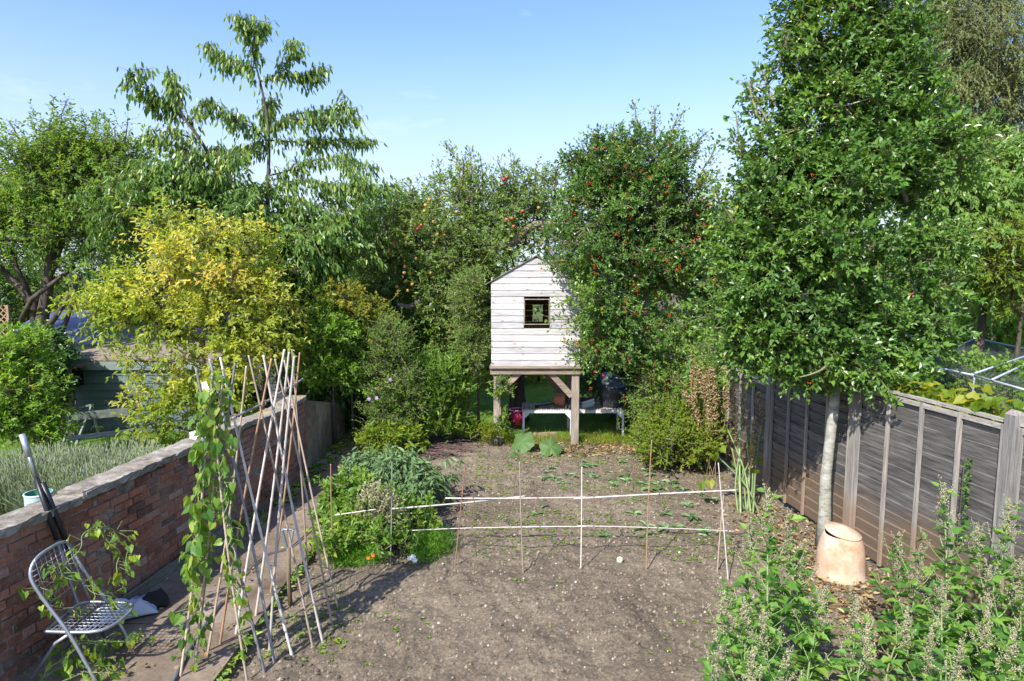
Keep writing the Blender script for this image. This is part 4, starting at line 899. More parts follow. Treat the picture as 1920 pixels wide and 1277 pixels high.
# brown store beside it
bx0, bx1 = P(92, 740, 11.2)[0], P(134, 740, 11.2)[0]; bz = P(0, 692, 11.2)[2]
root = thing('log_store', 'narrow dark brown wooden store left of the green shed', 'shed', ((bx0 + bx1) / 2, 11.2, 0))
mb = MB(); k = 5
for i in range(k): mb.box((bx0 + (i + .5) * (bx1 - bx0) / k, 11.2, bz * .36), ((bx1 - bx0) / k - .006, .03, bz * .72))
mb.build('door', M['brown_shed'], root)
mb = MB(); mb.box((bx0, 11.19, bz / 2), (.05, .06, bz)); mb.box((bx1, 11.19, bz / 2), (.05, .06, bz)); mb.bar((bx0 + .025, 11.185, bz * .72), (bx1 - .025, 11.185, bz * .72), .04, .05); mb.build('frame', M['oak'], root)
mb = MB(); mb.box(((bx0 + bx1) / 2, 11.5, bz * .86), (bx1 - bx0 - .05, .5, bz * .26)); mb.build('painted_dark_box', M['dark'], root)  # solid box; shade of the open upper part painted as black
mb = MB(); mb.box(((bx0 + bx1) / 2, 11.5, bz + .03), (bx1 - bx0 + .2, .8, .04)); mb.build('roof', M['oak_h'], root)
# slate cladding shed with a black plate painted as a shaded arched opening
gx0, gx1, gy = P(440, 740, 12.4)[0], P(545, 740, 12.4)[0], 12.4; gz = P(0, 655, 12.4)[2]
root = clad_shed('slate_shed', 'dark slate grey boarded shed seen between the bean canes', gx0, gx1, gy, gy + 1.8, gz, M['grey_shed'], None)
ax_ = P(464, 740, 12.35)[0]; za = P(0, 728, 12.35)[2]
mb = MB(); pr_ = [(ax_ + .22 * math.cos(t), max(.05, za - .2) + .22 * math.sin(t)) for t in np.linspace(0, math.pi, 14)] + [(ax_ - .22, .1), (ax_ + .22, .1)]; mb.prism(pr_, gy - .04, gy - .028); mb.build('black_arch_plate', M['dark'], root)  # no hole behind: the shade of the arch is the plate's black colour
mb = MB(); mb.prism([(gx0 - .1, gz), (gx1 + .1, gz), (gx1 + .1, gz + .05), (gx0 - .1, gz + .05)], gy - .1, gy + 1.9); mb.build('roof', M['grey_shed'], root)
# old bench
def bench(x, y, rot, label, sc=1.0):
    root = thing('garden_bench', label, 'bench', (x, y, 0)); Rm = rotz(rot); T = lambda p: Rm @ (np.array(p) * sc) + np.array([x, y, 0])
    def bb(nm, segs, mt):
        mb = MB()
        for a, b, w_, d_ in segs: mb.bar(T(a), T(b), w_, d_)
        mb.build(nm, mt, root)
    bb('backrest', [((-.6, .22, .82), (.6, .22, .82), .02, .13)], M['bench_paint'])
    bb('seat', [((-.6, y_, .43), (.6, y_, .43), .075, .02) for y_ in (-.2, -.1, 0, .1)], M['bench_paint'])
    for s in (-.55, .55): bb('leg', [((s, .24, 0), (s, .2, .88), .04, .03), ((s, -.22, 0), (s, -.2, .42), .04, .03), ((s, -.22, .4), (s, .2, .4), .03, .03)], M['bench_paint'])
q = P(178, 740, 10.3); bench(q[0], 10.35, .55, 'old bench with flaking pale green paint in front of the green shed', .78)
q = P(140, 740, 10.9); mb = MB()
for a, b in (((-.25, 0, .62), (.25, .1, .7)), ((-.1, -.3, 0), (.0, .05, .7)), ((.2, .3, 0), (.2, .1, .7)), ((.1, -.25, 0), (.22, .1, .7))): mb.bar(np.array(a) + (q[0], 10.9, 0), np.array(b) + (q[0], 10.9, 0), .04, .03)
tag(mb.build('garden_trestle', M['bench_paint'], None), 'small pale wooden trestle left of the old bench', 'trestle')
# lattice
root = thing('lattice_panel', 'tan criss cross lattice panel behind the dark branching stems', 'lattice', (P(25, 740, 13.5)[0], 13.5, 0)); mb = MB()
lx0, lx1, lz0, lz1 = P(-60, 740, 13.5)[0], P(28, 740, 13.5)[0], .2, P(0, 572, 13.5)[2]
for s in np.arange(-3, 3, .13):
    for sg in (1, -1):
        a = np.array([lx0, lz0 + (s + 1.5)]); b = a + np.array([lx1 - lx0, sg * (lx1 - lx0)])
        t0, t1 = 0, 1
        ts = sorted([(lz0 - a[1]) / (b[1] - a[1]), (lz1 - a[1]) / (b[1] - a[1])]); t0, t1 = max(0, ts[0]), min(1, ts[1])
        if t1 - t0 > .03: p, q2 = a + (b - a) * t0, a + (b - a) * t1; mb.bar((p[0], 13.5 + .012 * sg, p[1]), (q2[0], 13.5 + .012 * sg, q2[1]), .008, .022, (0, 0, 1))
mb.build('slats', M['lattice'], root); mb = MB(); mb.box(((lx0 + lx1) / 2, 13.5, lz0 / 2 + .1), (lx1 - lx0, .04, .04)); mb.box((lx0, 13.5, lz1 / 2), (.05, .05, lz1)); mb.box((lx1, 13.5, lz1 / 2), (.05, .05, lz1)); mb.build('frame', M['lattice'], root)
# far houses
def house(name, label, x0, x1, y, h, rh, mroof):
    root = thing(name, label, 'house', ((x0 + x1) / 2, y, 0)); mb = MB()
    mb.box(((x0 + x1) / 2, y + 4, h / 2), (x1 - x0, 8, h)); mb.prism([(y, h), (y + 8, h), (y + 4, h + rh)], x0, x0 + .3, axis=0); mb.prism([(y, h), (y + 8, h), (y + 4, h + rh)], x1 - .3, x1, axis=0); mb.build('wall', M['far_wall'], root)
    rf = MB(); rf.prism([(y - .3, h - .1), (y + 4, h + rh + .08), (y + 8.3, h - .1), (y + 8.3, h + .05), (y + 4, h + rh + .25), (y - .3, h + .05)], x0 - .2, x1 + .2, axis=0); ro = rf.build('roof', mroof, root)
    mb = MB(); mb.box((x0 + 1.0, y + 4, h + rh + .5), (.9, .7, 1.6)); ch = mb.build('chimney', M['far_wall'], root)
    for i in range(4):
        xx = x0 + (i + .5) * (x1 - x0) / 4
        wf_ = MB(); 
        for a, b in (((xx - .5, h - 2), (xx - .5, h - .7)), ((xx + .5, h - 2), (xx + .5, h - .7)), ((xx, h - 2), (xx, h - .7))): wf_.bar((a[0], y - .03, a[1]), (b[0], y - .03, b[1]), .07, .06, (0, 1, 0))
        for zz in (h - 2, h - .7): wf_.bar((xx - .5, y - .032, zz), (xx + .5, y - .032, zz), .06, .07)
        wo_ = wf_.build('window', M['metal_white'], root); gp = MB(); gp.box((xx, y - .012, h - 1.35), (.96, .02, 1.26)); g_ = gp.build('pane', M['glass'], None); g_.parent = wo_; g_.location = (-root.location[0], -root.location[1], 0)
        g_.location = (0, 0, 0)
        g_.data.transform(Matrix.Translation((-root.location[0], -root.location[1], 0)))
house('red_roofed_house', 'distant house with red tiled roof glimpsed between the hollies', P(1262, 740, 34)[0], P(1320, 740, 34)[0], 34, P(0, 470, 34)[2], 1.4, M['far_tile'])
house('grey_roofed_house', 'distant grey brown house just right of the playhouse ridge', P(1040, 740, 30)[0], P(1200, 740, 30)[0], 30, P(0, 490, 30)[2], 1.6, M['far_roof'])
house('left_house', 'distant slate roofed house beyond the cherry tree', P(300, 740, 40)[0], P(560, 740, 40)[0], 40, P(0, 520, 40)[2], 2.0, M['far_roof'])
# ================================================================== FRUIT CAGE
A, Mm, Bb, Rr_, Ss = P(1728, 683, 8.6), P(1827, 704, 7.75), P(1925, 732, 6.9), P(1828, 634, 10.6), P(1990, 668, 9.0)
root = thing('fruit_cage', 'netted metal pole fruit cage beyond the right fence', 'cage', (A[0], A[1], 0)); mb = MB()
Q1, Q2 = P(1960, 655, 9.3), P(1945, 672, 8.6)
for a, b in ((A, Mm), (Mm, Bb), (A, Rr_), (Rr_, Ss), (P(1822, 702, 7.78), Q1), (P(1860, 712, 7.4), Q2)): mb.tube([a, b], .013, 8, cap=True)
mb.build('frame', M['cage_pole'], root, True)
for a in (A, Mm, Rr_, Ss, Bb): mb = MB(); mb.tube([a, (a[0] - .03, a[1], 0)], .011, 8); mb.build('leg', M['cage_pole'], root, True)
a, mb = None, MB()
def netpanel(p00, p10, p11, p01, nu, nv, r=.0022, sag=.0):
    for i in range(nu + 1):
        t = i / nu; s0, s1 = p00 + (p10 - p00) * t, p01 + (p11 - p01) * t; u = np.linspace(0, 1, 5); q = s0 + (s1 - s0) * u[:, None]; q[:, 2] -= sag * 4 * u * (1 - u); cones(mb, q[:-1], q[1:], r, r, 3)
    for i in range(nv + 1):
        t = i / nv; s0, s1 = p00 + (p01 - p00) * t, p10 + (p11 - p10) * t; u = np.linspace(0, 1, 5); q = s0 + (s1 - s0) * u[:, None]; q[:, 2] -= sag * 4 * u * (1 - u); cones(mb, q[:-1], q[1:], r, r, 3)
dn = lambda p, d: p - np.array([0, 0, d])
netpanel(A, Bb, dn(Bb, .45), dn(A, .45), 60, 14); netpanel(A, Rr_, dn(Rr_, 1.2), dn(A, 1.2), 70, 26); netpanel(Rr_, Ss, dn(Ss, 1.2), dn(Rr_, 1.2), 70, 26)
netpanel(A, Bb, Ss, Rr_, 48, 56, .0018, .05)
o = mb.build('netting', M['net_wire'], root)
# ================================================================== PLANTS
HB = (HX0 - .05, HX1 + .05, PY - .25, PY + 1.6)      # keep leaves out of the playhouse
def outside(p, m_=.12): return ~((p[:, 0] > HB[0] - m_) & (p[:, 0] < HB[1] + m_) & (p[:, 1] > HB[2] - m_) & (p[:, 1] < HB[3] + m_) & (p[:, 2] > 1.2) & (p[:, 2] < 3.4))
_cl = clumps
def clumps(blobs, n, shell=.4, zmin=.1):
    p, d = _cl(blobs, n, shell, zmin); ok = outside(p, .22); return p[ok], d[ok]
def resample(pts, step):
    pts = np.array(pts, float); s = np.concatenate([[0], np.cumsum(np.linalg.norm(np.diff(pts, axis=0), axis=1))]); n = max(2, int(s[-1] / step)); t = np.linspace(0, s[-1], n)
    return np.stack([np.interp(t, s, pts[:, i]) for i in range(3)], 1)
def shoots(root, lm, bark_mb, polys, Y, jit, r0, r1, per_m, spread, lL, lW, tpl, down, t_start=.25, side=0, up=0.0):
    """branches traced one by one, each set with its own leaves"""
    for pl in polys:
        y0, y1 = (Y, Y + rng.uniform(-jit, jit)); k = len(pl)
        pts = np.array([P(px, py, y0 + (y1 - y0) * i / (k - 1)) for i, (px, py) in enumerate(pl)]); pts = smooth_path(pts, 6)
        bark_mb.tube(pts, np.linspace(r0, r1, len(pts)), 7, .5)
        q = resample(pts, 1.0 / per_m); q = q[int(len(q) * t_start):]
        ext = [q]
        for _ in range(side):
            j = rng.integers(len(q) // 5, len(q)); dd = norm(rng.normal(0, 1, 3) * (1, 1, .6) + np.array([0, 0, .25]) + norm(q[-1] - q[0]) * .5); e_ = q[j] + dd * rng.uniform(.1, .32)
            tq = smooth_path([q[j], (q[j] + e_) / 2 + (0, 0, .03), e_], 4); bark_mb.tube(tq, np.linspace(r1 * 1.2, r1 * .5, len(tq)), 5, .5); ext.append(resample(tq, 1.0 / per_m))
        q = np.concatenate(ext); q = q[rng.random(len(q)) < .35 + .9 * vnoise(q[:, 0] + q[:, 2] + 50, q[:, 2] * 1.3 + 50, 3.5, 31)]
        n = len(q); T = norm(np.gradient(q, axis=0)); e = rng.uniform(.6, 1.15, (n, 1))
        off = rng.normal(0, 1, (n, 3)) * spread * e; p = q + off; p[:, 2] -= abs(off[:, 2]) * .3
        cones(bark_mb, q, p, .003, .002)
        ax = norm(off) * .45 + T * .35 + rng.normal(0, .2, (n, 3)); ax[:, 2] += -down + up; nr = rng.normal(0, .6, (n, 3)); nr[:, 2] += .5
        s = rng.uniform(.7, 1.15, n); put_leaves(lm, p, ax, nr, lL * s, lW * s, rng.random(n), tpl)
# ---- cherry tree
CY = 11.4
chp = [[(488, 152), (507, 146), (526, 131), (545, 105), (560, 86)], [(526, 131), (552, 143), (579, 143), (608, 124)], [(482, 128), (451, 122), (413, 105), (391, 90)],
 [(505, 250), (526, 233), (541, 218), (601, 207), (661, 203)], [(541, 222), (610, 225), (676, 222)], [(505, 263), (564, 266), (639, 262), (699, 265)], [(500, 330), (541, 320), (579, 303), (639, 296), (706, 316)],
 [(503, 350), (564, 338), (620, 352), (665, 350), (712, 357)], [(500, 360), (540, 370), (600, 390), (660, 400)], [(639, 296), (665, 330), (690, 350)], [(505, 235), (500, 210), (506, 190)],
 [(480, 115), (474, 90), (482, 62), (487, 42)], [(466, 68), (456, 45), (447, 28)],
 [(331, 203), (293, 180), (262, 158), (237, 131)], [(331, 203), (322, 165), (317, 130)], [(345, 218), (310, 200), (263, 192)], [(376, 263), (330, 250), (285, 243)], [(353, 233), (375, 205), (398, 192), (425, 212), (468, 230)],
 [(505, 268), (481, 244), (443, 225), (420, 215)], [(505, 272), (465, 278), (425, 284), (400, 290)], [(406, 319), (368, 288), (338, 306), (300, 310)], [(390, 290), (420, 295), (445, 303)], [(376, 300), (320, 270), (263, 255)],
 [(436, 398), (370, 350), (300, 322), (220, 340)], [(440, 400), (350, 400), (260, 380), (170, 388)], [(500, 380), (440, 350), (400, 330), (350, 330)], [(503, 400), (560, 400), (620, 430), (665, 470)], [(503, 430), (570, 450), (620, 500), (650, 540)], [(503, 410), (450, 420), (380, 430), (300, 420)]]
def cherry_extra(root, lm, tw, cl, out):
    bk = MB(); shoots(root, lm, bk, chp, CY, .9, .014, .004, 210, .09, .13, .045, 'long', 1.7, .06, 2)
    st = [P(*q, CY) for q in ((436, 398), (420, 350), (406, 319), (376, 263), (353, 233), (331, 203))]; bk.tube(smooth_path([P(500, 520, CY)] + st, 5), np.linspace(.05, .016, 31), 8, .5)
    bk.build('branches', M['bark'], root, True)
trunk = [P(500, 830, CY) * (1, 1, 0), P(498, 700, CY), P(502, 520, CY), P(502, 357, CY), P(505, 263, CY), P(500, 210, CY), P(488, 154, CY), P(477, 113, CY), P(466, 68, CY)]
tree('cherry_tree', 'tall open cherry tree with drooping leaves against the sky', 'tree', trunk[0], trunk, .085, .01,
     [B(330, 400, 120, 55, CY, 1.0), B(560, 440, 110, 90, CY, 1.0), B(440, 400, 110, 60, CY, 1.0), B(600, 420, 80, 60, CY, .9), B(240, 340, 90, 40, CY), B(480, 480, 110, 90, CY + .3, 1.1), B(560, 560, 70, 80, CY + .5), B(640, 420, 60, 35, CY, .6), B(570, 355, 70, 25, CY, .5), B(370, 345, 100, 25, CY, .6), B(200, 400, 60, 30, CY, .5), B(650, 480, 50, 50, CY, .5)],
     230, 12, .17, (.115, .04), M['cherry'], M['bark'], 'long', 11, .34, .0, .6, droop=1.1, ang=60, sag=.3, extra=cherry_extra, upn=.2, gap=.15)
# ---- left old tree with several stems
LY = 12.0
lbase = P(68, 800, LY) * (1, 1, 0)
limbs = [([lbase, P(64, 700, LY), P(74, 625, LY)], .17, .13), ([P(74, 625, LY), P(60, 570, LY), P(45, 545, LY), P(18, 520, LY), P(0, 500, LY)], .1, .05), ([P(60, 570, LY), P(45, 530, LY), P(30, 500, LY - .2), P(22, 470, LY)], .06, .03),
         ([P(70, 620, LY + .2), P(80, 560, LY + .2), P(95, 510, LY + .3), P(118, 450, LY)], .1, .05), ([P(76, 628, LY), P(100, 600, LY - .1), P(120, 570, LY - .2), P(150, 520, LY)], .06, .03), ([P(40, 600, LY), P(60, 560, LY - .3), P(100, 530, LY - .3), P(140, 500, LY)], .05, .03),
         ([P(74, 640, LY), P(110, 640, LY), P(125, 600, LY), P(140, 560, LY)], .06, .03)]
def left_extra(root, lm, tw, cl, out):
    bk = MB(); shoots(root, lm, bk, [[(150, 330), (125, 260), (115, 220), (128, 185)], [(170, 320), (178, 250), (182, 210)], [(60, 330), (35, 260), (18, 228)], [(220, 320), (235, 260), (240, 220)], [(200, 330), (215, 280), (215, 240)], [(100, 330), (85, 270), (95, 240)], [(150, 300), (160, 240), (150, 215)]],
         LY, .6, .018, .005, 90, .09, .07, .042, 'oval', .1, .2); bk.build('branches', M['bark'], root, True)
tree('old_fruit_tree', 'large leafy tree with several dark leaning stems at the far left', 'tree', lbase, [lbase, P(64, 700, LY), P(74, 625, LY), P(90, 540, LY), P(100, 430, LY), P(120, 320, LY)], .17, .03,
     [B(60, 330, 110, 75, LY), B(160, 350, 120, 75, LY), B(50, 425, 110, 65, LY), B(180, 440, 110, 75, LY), B(220, 300, 60, 50, LY), B(120, 290, 90, 50, LY), B(-60, 400, 80, 130, LY)],
     400, 13, .17, (.07, .042), M['green'], M['bark'], 'oval', 9, .26, .4, .45, limbs=limbs, extra=left_extra)
# ---- yellowing shrub
YY = 9.6; yb_ = np.array([P(395, 740, YY)[0], YY, 0])
tree('yellow_shrub', 'big shrub with yellow autumn leaves behind the brick wall', 'shrub', yb_, [yb_, yb_ + (0, 0, .5), yb_ + (-.1, 0, 1.2), yb_ + (-.05, 0, 2.2)], .05, .015,
     [B(410, 660, 85, 70, YY, .6), B(300, 590, 80, 55, YY, .6), B(440, 540, 70, 50, YY, .5), B(340, 500, 75, 38, YY, .5), B(500, 610, 45, 50, YY, .45), B(220, 560, 50, 38, YY, .4), B(300, 660, 55, 40, YY + .2, .4), B(390, 440, 50, 24, YY + .3, .3), B(340, 750, 70, 45, YY + .1, .4), B(325, 790, 40, 35, YY - .2, .35), B(190, 590, 38, 18, YY), B(200, 510, 35, 18, YY), B(240, 450, 35, 16, YY, .3), B(310, 430, 40, 18, YY, .3), B(470, 470, 40, 25, YY, .3), B(420, 750, 40, 40, YY, .3), B(520, 560, 25, 30, YY, .3)],
     215, 11, .12, (.086, .046), M['yellow'], M['bark'], 'oval', 10, .36, .5, .6, ang=55, tintmap=lambda p, t: np.clip(.2 + t * .78 + .08 * (p[:, 2] - 1.8) + .5 * (vnoise(p[:, 0] + 20, p[:, 2] + 20, 2.2, 41) - .5), 0, .97), gap=.24)
# ---- apple tree
AY = 13.0; ab = np.array([P(971, 740, 12.8)[0], 12.8, 0])
def apple_extra(root, lm, tw, cl, out):
    bk = MB(); shoots(root, lm, bk, [[(850, 380), (862, 320), (850, 290), (836, 268)], [(880, 380), (884, 320), (880, 275)], [(960, 380), (962, 330), (964, 290)], [(940, 380), (945, 340), (932, 300)], [(1000, 400), (1003, 350), (1004, 315)], [(905, 380), (905, 330), (900, 290)],
        [(820, 400), (825, 340), (822, 300)], [(1040, 380), (1042, 340), (1045, 310)], [(980, 400), (985, 350), (983, 330)], [(770, 430), (775, 380), (768, 345)], [(740, 440), (745, 390), (742, 355)], [(700, 440), (698, 410), (690, 390)], [(870, 380), (868, 330), (870, 300)]], AY, .7, .02, .005, 130, .075, .075, .045, 'oval', -.4, .0)
    q = [P(*a, AY - .3) for a in ((905, 470), (960, 455), (985, 432), (1010, 420), (1032, 418), (1060, 425))]; bk.tube(smooth_path(q, 5), np.linspace(.09, .05, 26), 9, .5)
    q = [P(*a, AY - .6) for a in ((850, 580), (800, 560), (770, 575), (745, 570))]; bk.tube(smooth_path(q, 5), np.linspace(.08, .04, 16), 9, .5)
    bk.build('branches', M['bark_grey'], root, True)
    spots = [(702, 428, 1), (720, 432, 1), (708, 441, 0), (778, 425, 1), (790, 423, 1), (783, 430, 1), (812, 416, 0), (827, 416, 1), (796, 396, 0), (805, 375, 0), (740, 455, 1), (737, 460, 0), (820, 440, 0), (832, 442, 0), (818, 452, 0), (845, 505, 1), (760, 500, 0), (758, 512, 0),
             (760, 528, 0), (773, 533, 0), (744, 538, 0), (682, 480, 1), (884, 537, 0), (882, 488, 0), (960, 410, 1), (963, 425, 1), (950, 412, 1), (944, 337, 1), (950, 333, 1), (1010, 390, 0), (1016, 456, 0), (780, 485, 0), (808, 512, 0), (750, 592, 0), (726, 588, 1), (870, 552, 0),
             (856, 398, 0), (980, 396, 1), (765, 545, 0), (798, 385, 0), (725, 600, 0), (832, 433, 1), (690, 436, 0), (925, 545, 0), (843, 620, 0), (838, 635, 1)]
    for px, py, red in spots:
        mb = MB(); c0 = P(px, py, 12.0 + rng.uniform(-.15, .15)); r_ = .035; mb.lathe([(.002, .72 * r_), (.35 * r_, .92 * r_), (.8 * r_, .75 * r_), (r_, .15 * r_), (.85 * r_, -.5 * r_), (.45 * r_, -.88 * r_), (.002, -.8 * r_)], c0, 14)
        mb.build('apple', M['apple_red' if red else 'apple_gold'], root, True)
tree('apple_tree', 'spreading apple tree laden with red and yellow apples behind the playhouse', 'tree', ab, [ab, ab + (-.02, 0, 1.0), ab + (-.1, .1, 1.9), ab + (-.5, .2, 2.6), ab + (-.9, .3, 3.6), ab + (-1, .3, 4.4)], .17, .03,
     [B(890, 400, 110, 75, AY), B(800, 460, 110, 90, AY), B(740, 500, 75, 70, AY), B(890, 560, 65, 110, AY - .5, .9), B(970, 400, 60, 70, AY), B(1010, 370, 40, 45, AY), B(725, 430, 55, 45, AY), B(810, 570, 100, 90, AY - .2), B(880, 500, 90, 90, AY - .6, .8), B(850, 640, 60, 60, AY), B(960, 465, 45, 35, AY), B(930, 500, 50, 40, AY + .2)],
     450, 13, .17, (.072, .044), M['apple'], M['bark'], 'oval', 9, .26, .35, .4, extra=apple_extra)
# ---- centre holly
def add_berries(root, cl, out, n, r=.0062, mat='berry', near=.2, k=8, off=.12, name='berries'):
    ids = rng.choice(len(cl), n); c0 = cl[ids] + out[ids] * rng.uniform(off, off + near, (n, 1)) + rng.normal(0, .14, (n, 3))
    c0 = c0[outside(c0, .05)]; p = np.repeat(c0, k, 0) + rng.normal(0, .015, (len(c0) * k, 3)) * np.repeat(rng.uniform(.4, 1.5, (len(c0), 1)), k, 0); mb = MB(); octs(mb, p, r * rng.uniform(.8, 1.25, len(p)), rng.random(len(p)))
    tag(mb.build(name, M[mat], root, True), kind='stuff')
HY = 10.3; hb_ = np.array([P(1210, 740, 10.9)[0], 10.9, 0])
def holly_extra(root, lm, tw, cl, out):
    add_berries(root, cl, out, 430, .0078, k=11)
    bk = MB(); shoots(root, lm, bk, [[(1200, 260), (1193, 220), (1190, 192)], [(1228, 250), (1228, 205)], [(1255, 260), (1268, 225), (1283, 208)], [(1290, 290), (1310, 262), (1328, 245)], [(1310, 330), (1335, 290), (1345, 262)], [(1160, 280), (1150, 250), (1152, 228)], [(1120, 300), (1095, 280), (1090, 262)],
        [(1100, 330), (1075, 300), (1068, 283)], [(1310, 370), (1335, 340), (1350, 320)], [(1130, 560), (1080, 530), (1050, 512)], [(1130, 600), (1075, 600), (1030, 598)], [(1130, 640), (1085, 650), (1052, 640)], [(1120, 660), (1085, 680), (1075, 690)], [(1110, 500), (1070, 490), (1035, 490)], [(1110, 570), (1070, 560), (1038, 575)]], HY - .1, .2, .014, .005, 130, .07, .055, .03, 'wavy', -.1, .0)
    bk.build('branches', M['twig'], root, True)
tree('berried_holly', 'dense holly tree full of red berries beside the playhouse', 'tree', hb_, [hb_, hb_ + (.0, 0, 1.4), hb_ + (-.05, -.1, 2.4), hb_ + (-.05, -.3, 3.6), hb_ + (0, -.3, 4.8)], .085, .02,
     [B(1210, 320, 110, 75, HY), B(1160, 380, 110, 90, HY), B(1250, 420, 100, 100, HY), B(1170, 500, 115, 110, HY), B(1260, 560, 95, 110, HY), B(1130, 590, 78, 85, HY - .3, .6), B(1200, 620, 90, 60, HY), B(1150, 655, 60, 45, HY - .1, .5), B(1300, 660, 60, 50, HY), B(1090, 460, 55, 70, HY - .2, .6), B(1330, 560, 60, 80, HY), B(1285, 400, 55, 75, HY), B(1100, 390, 50, 55, HY), B(1130, 320, 60, 50, HY), B(1320, 450, 35, 60, HY)],
     460, 17, .13, (.058, .032), M['holly'], M['bark_pale'], 'wavy', 10, .22, .45, .42, droop=.05, ang=55, extra=holly_extra, upn=.6, gap=.15)
# ---- big holly by the fence
BY = 6.8; bb_ = np.array([P(1548, 960, 6.75)[0], 6.75, 0])
def big_extra(root, lm, tw, cl, out):
    add_berries(root, cl, out, 60, .007)
    bk = MB(); shoots(root, lm, bk, [[(1510, 120), (1500, 60), (1505, 20)], [(1480, 180), (1465, 120), (1462, 92)], [(1450, 250), (1425, 200), (1415, 168)], [(1430, 330), (1395, 280), (1368, 260)], [(1400, 300), (1385, 250), (1380, 215)], [(1450, 190), (1435, 155), (1430, 125)], [(1420, 220), (1405, 160), (1412, 150)], [(1640, 120), (1660, 70), (1650, 10)], [(1620, 90), (1625, 30), (1630, -20)],
        [(1700, 200), (1720, 150), (1735, 110)], [(1660, 160), (1680, 110), (1690, 70)], [(1480, 110), (1470, 50), (1480, 10)], [(1530, 60), (1520, 0), (1520, -40)], [(1680, 690), (1640, 740), (1635, 790)], [(1500, 690), (1440, 700), (1400, 700)], [(1400, 640), (1360, 660), (1330, 650)], [(1380, 420), (1350, 380), (1340, 350)], [(1390, 560), (1350, 540), (1330, 520)], [(1690, 640), (1740, 650), (1775, 640)]], BY, .25, .014, .005, 110, .08, .07, .038, 'wavy', -.1, .0)
    q = [P(*a, BY - .6) for a in ((1570, 660), (1545, 690), (1520, 702), (1500, 707))]; bk.tube(smooth_path(q, 5), np.linspace(.016, .006, 16), 6, .5)
    bk.build('branches', M['twig'], root, True)
tree('fence_holly', 'large glossy holly tree with pale trunk against the grey fence', 'tree', bb_, [bb_, bb_ + (-.02, .0, .8), bb_ + (.03, 0, 1.6), bb_ + (.05, 0, 2.6), bb_ + (.05, 0, 4.2), bb_ + (.03, 0, 5.9)], .064, .013,
     [B(1555, 60, 65, 90, BY), B(1590, 190, 120, 95, BY), B(1560, 320, 165, 115, BY), B(1550, 460, 180, 115, BY), B(1540, 600, 165, 85, BY), B(1680, 400, 90, 130, BY), B(1450, 430, 75, 95, BY), B(1650, 620, 110, 75, BY), B(1545, -60, 55, 80, BY), B(1440, 620, 80, 60, BY), B(1560, 670, 120, 45, BY, .8), B(1680, 250, 65, 90, BY), B(1655, 130, 70, 80, BY), B(1640, 40, 60, 70, BY), B(1700, 170, 50, 70, BY), B(1480, 300, 60, 60, BY), B(1735, 340, 65, 110, BY), B(1745, 480, 60, 90, BY), B(1415, 520, 65, 110, BY), B(1390, 610, 55, 60, BY), B(1420, 400, 45, 70, BY), B(1720, 600, 50, 60, BY)],
     600, 16, .125, (.066, .037), M['holly'], M['bark_pale'], 'wavy', 10, .22, .45, .42, droop=.05, ang=55, extra=big_extra, upn=.6, zmin=1.75, gap=.14)
# ---- other trees and shrubs
def bush(name, label, cat, px, Y, blobs, ncl, per, leaf, mt, tpl='oval', cr_=.13, m=8, tl=.18, up=.5, r0=.03, h=None, group=None, extra=None, bark='bark', droop=.2, ang=50, shell=.4, **kw):
    b0 = np.array([P(px, 740, Y)[0], Y, 0]); zt_ = max(b[0][2] for b in blobs)
    return tree(name, label, cat, b0, [b0, b0 + (0, 0, zt_ * .4), b0 + (.03, 0, zt_ * .85)], r0, r0 * .3, blobs, ncl, per, cr_, leaf, M[mt], M[bark], tpl, m, tl, up, shell, droop, ang, group=group, extra=extra, rt=.004, **kw)
bush('birch_tree', 'tall silvery green birch with fine hanging foliage at the top right', 'tree', 1850, 16, [B(1830, 80, 120, 110, 16), B(1900, 200, 90, 120, 16), B(1790, 30, 80, 70, 16), B(1850, -60, 120, 90, 16), B(1930, 330, 60, 80, 16), B(1820, 200, 60, 90, 16), B(1760, 120, 60, 80, 16), B(1860, 300, 80, 80, 16)], 560, 14, (.06, .034), 'birch', 'oval', .26, 12, .5, -.5, .15, bark='bark_grey', droop=.8, upn=.2)
bush('right_cherry', 'light green cherry with drooping leaves beyond the right fence', 'tree', 1830, 9.8, [B(1800, 340, 70, 80, 9.8), B(1850, 380, 90, 90, 9.8), B(1800, 430, 90, 90, 9.8), B(1900, 330, 50, 60, 9.8), B(1870, 500, 70, 60, 9.8), B(1920, 380, 60, 120, 9.8)], 260, 13, (.1, .036), 'cherry', 'long', .17, 10, .3, .0, .09, droop=.9, tintmap=lambda p, t: t * .4 + .45, upn=.2)
bush('golden_tree', 'yellow green small leaved tree in front of the right cherry', 'tree', 1900, 9.2, [B(1900, 440, 60, 55, 9.2, .5), B(1870, 500, 60, 50, 9.2, .5), B(1930, 520, 60, 70, 9.2, .5)], 110, 12, (.05, .03), 'lime', cr_=.14, r0=.05)
bush('hedge_shrub', 'yellow green shrubs filling the garden behind the netted cage', 'shrub', 1800, 12.5, [B(1800, 590, 120, 60, 12.5, 1.0), B(1900, 580, 90, 60, 12.5, 1.0), B(1740, 640, 70, 70, 12.2, .8), B(1860, 660, 110, 70, 12.3, .8), B(1960, 620, 60, 100, 12)], 300, 12, (.07, .045), 'bright', cr_=.18, tl=.25)
bush('low_bramble', 'leafy bramble growing inside the netted cage', 'shrub', 1800, 9.4, [B(1790, 720, 80, 40, 8.9, .5), B(1870, 740, 60, 40, 8.2, .5), B(1880, 720, 60, 20, 9.8, .5)], 90, 12, (.07, .05), 'green', cr_=.15, tl=.22)
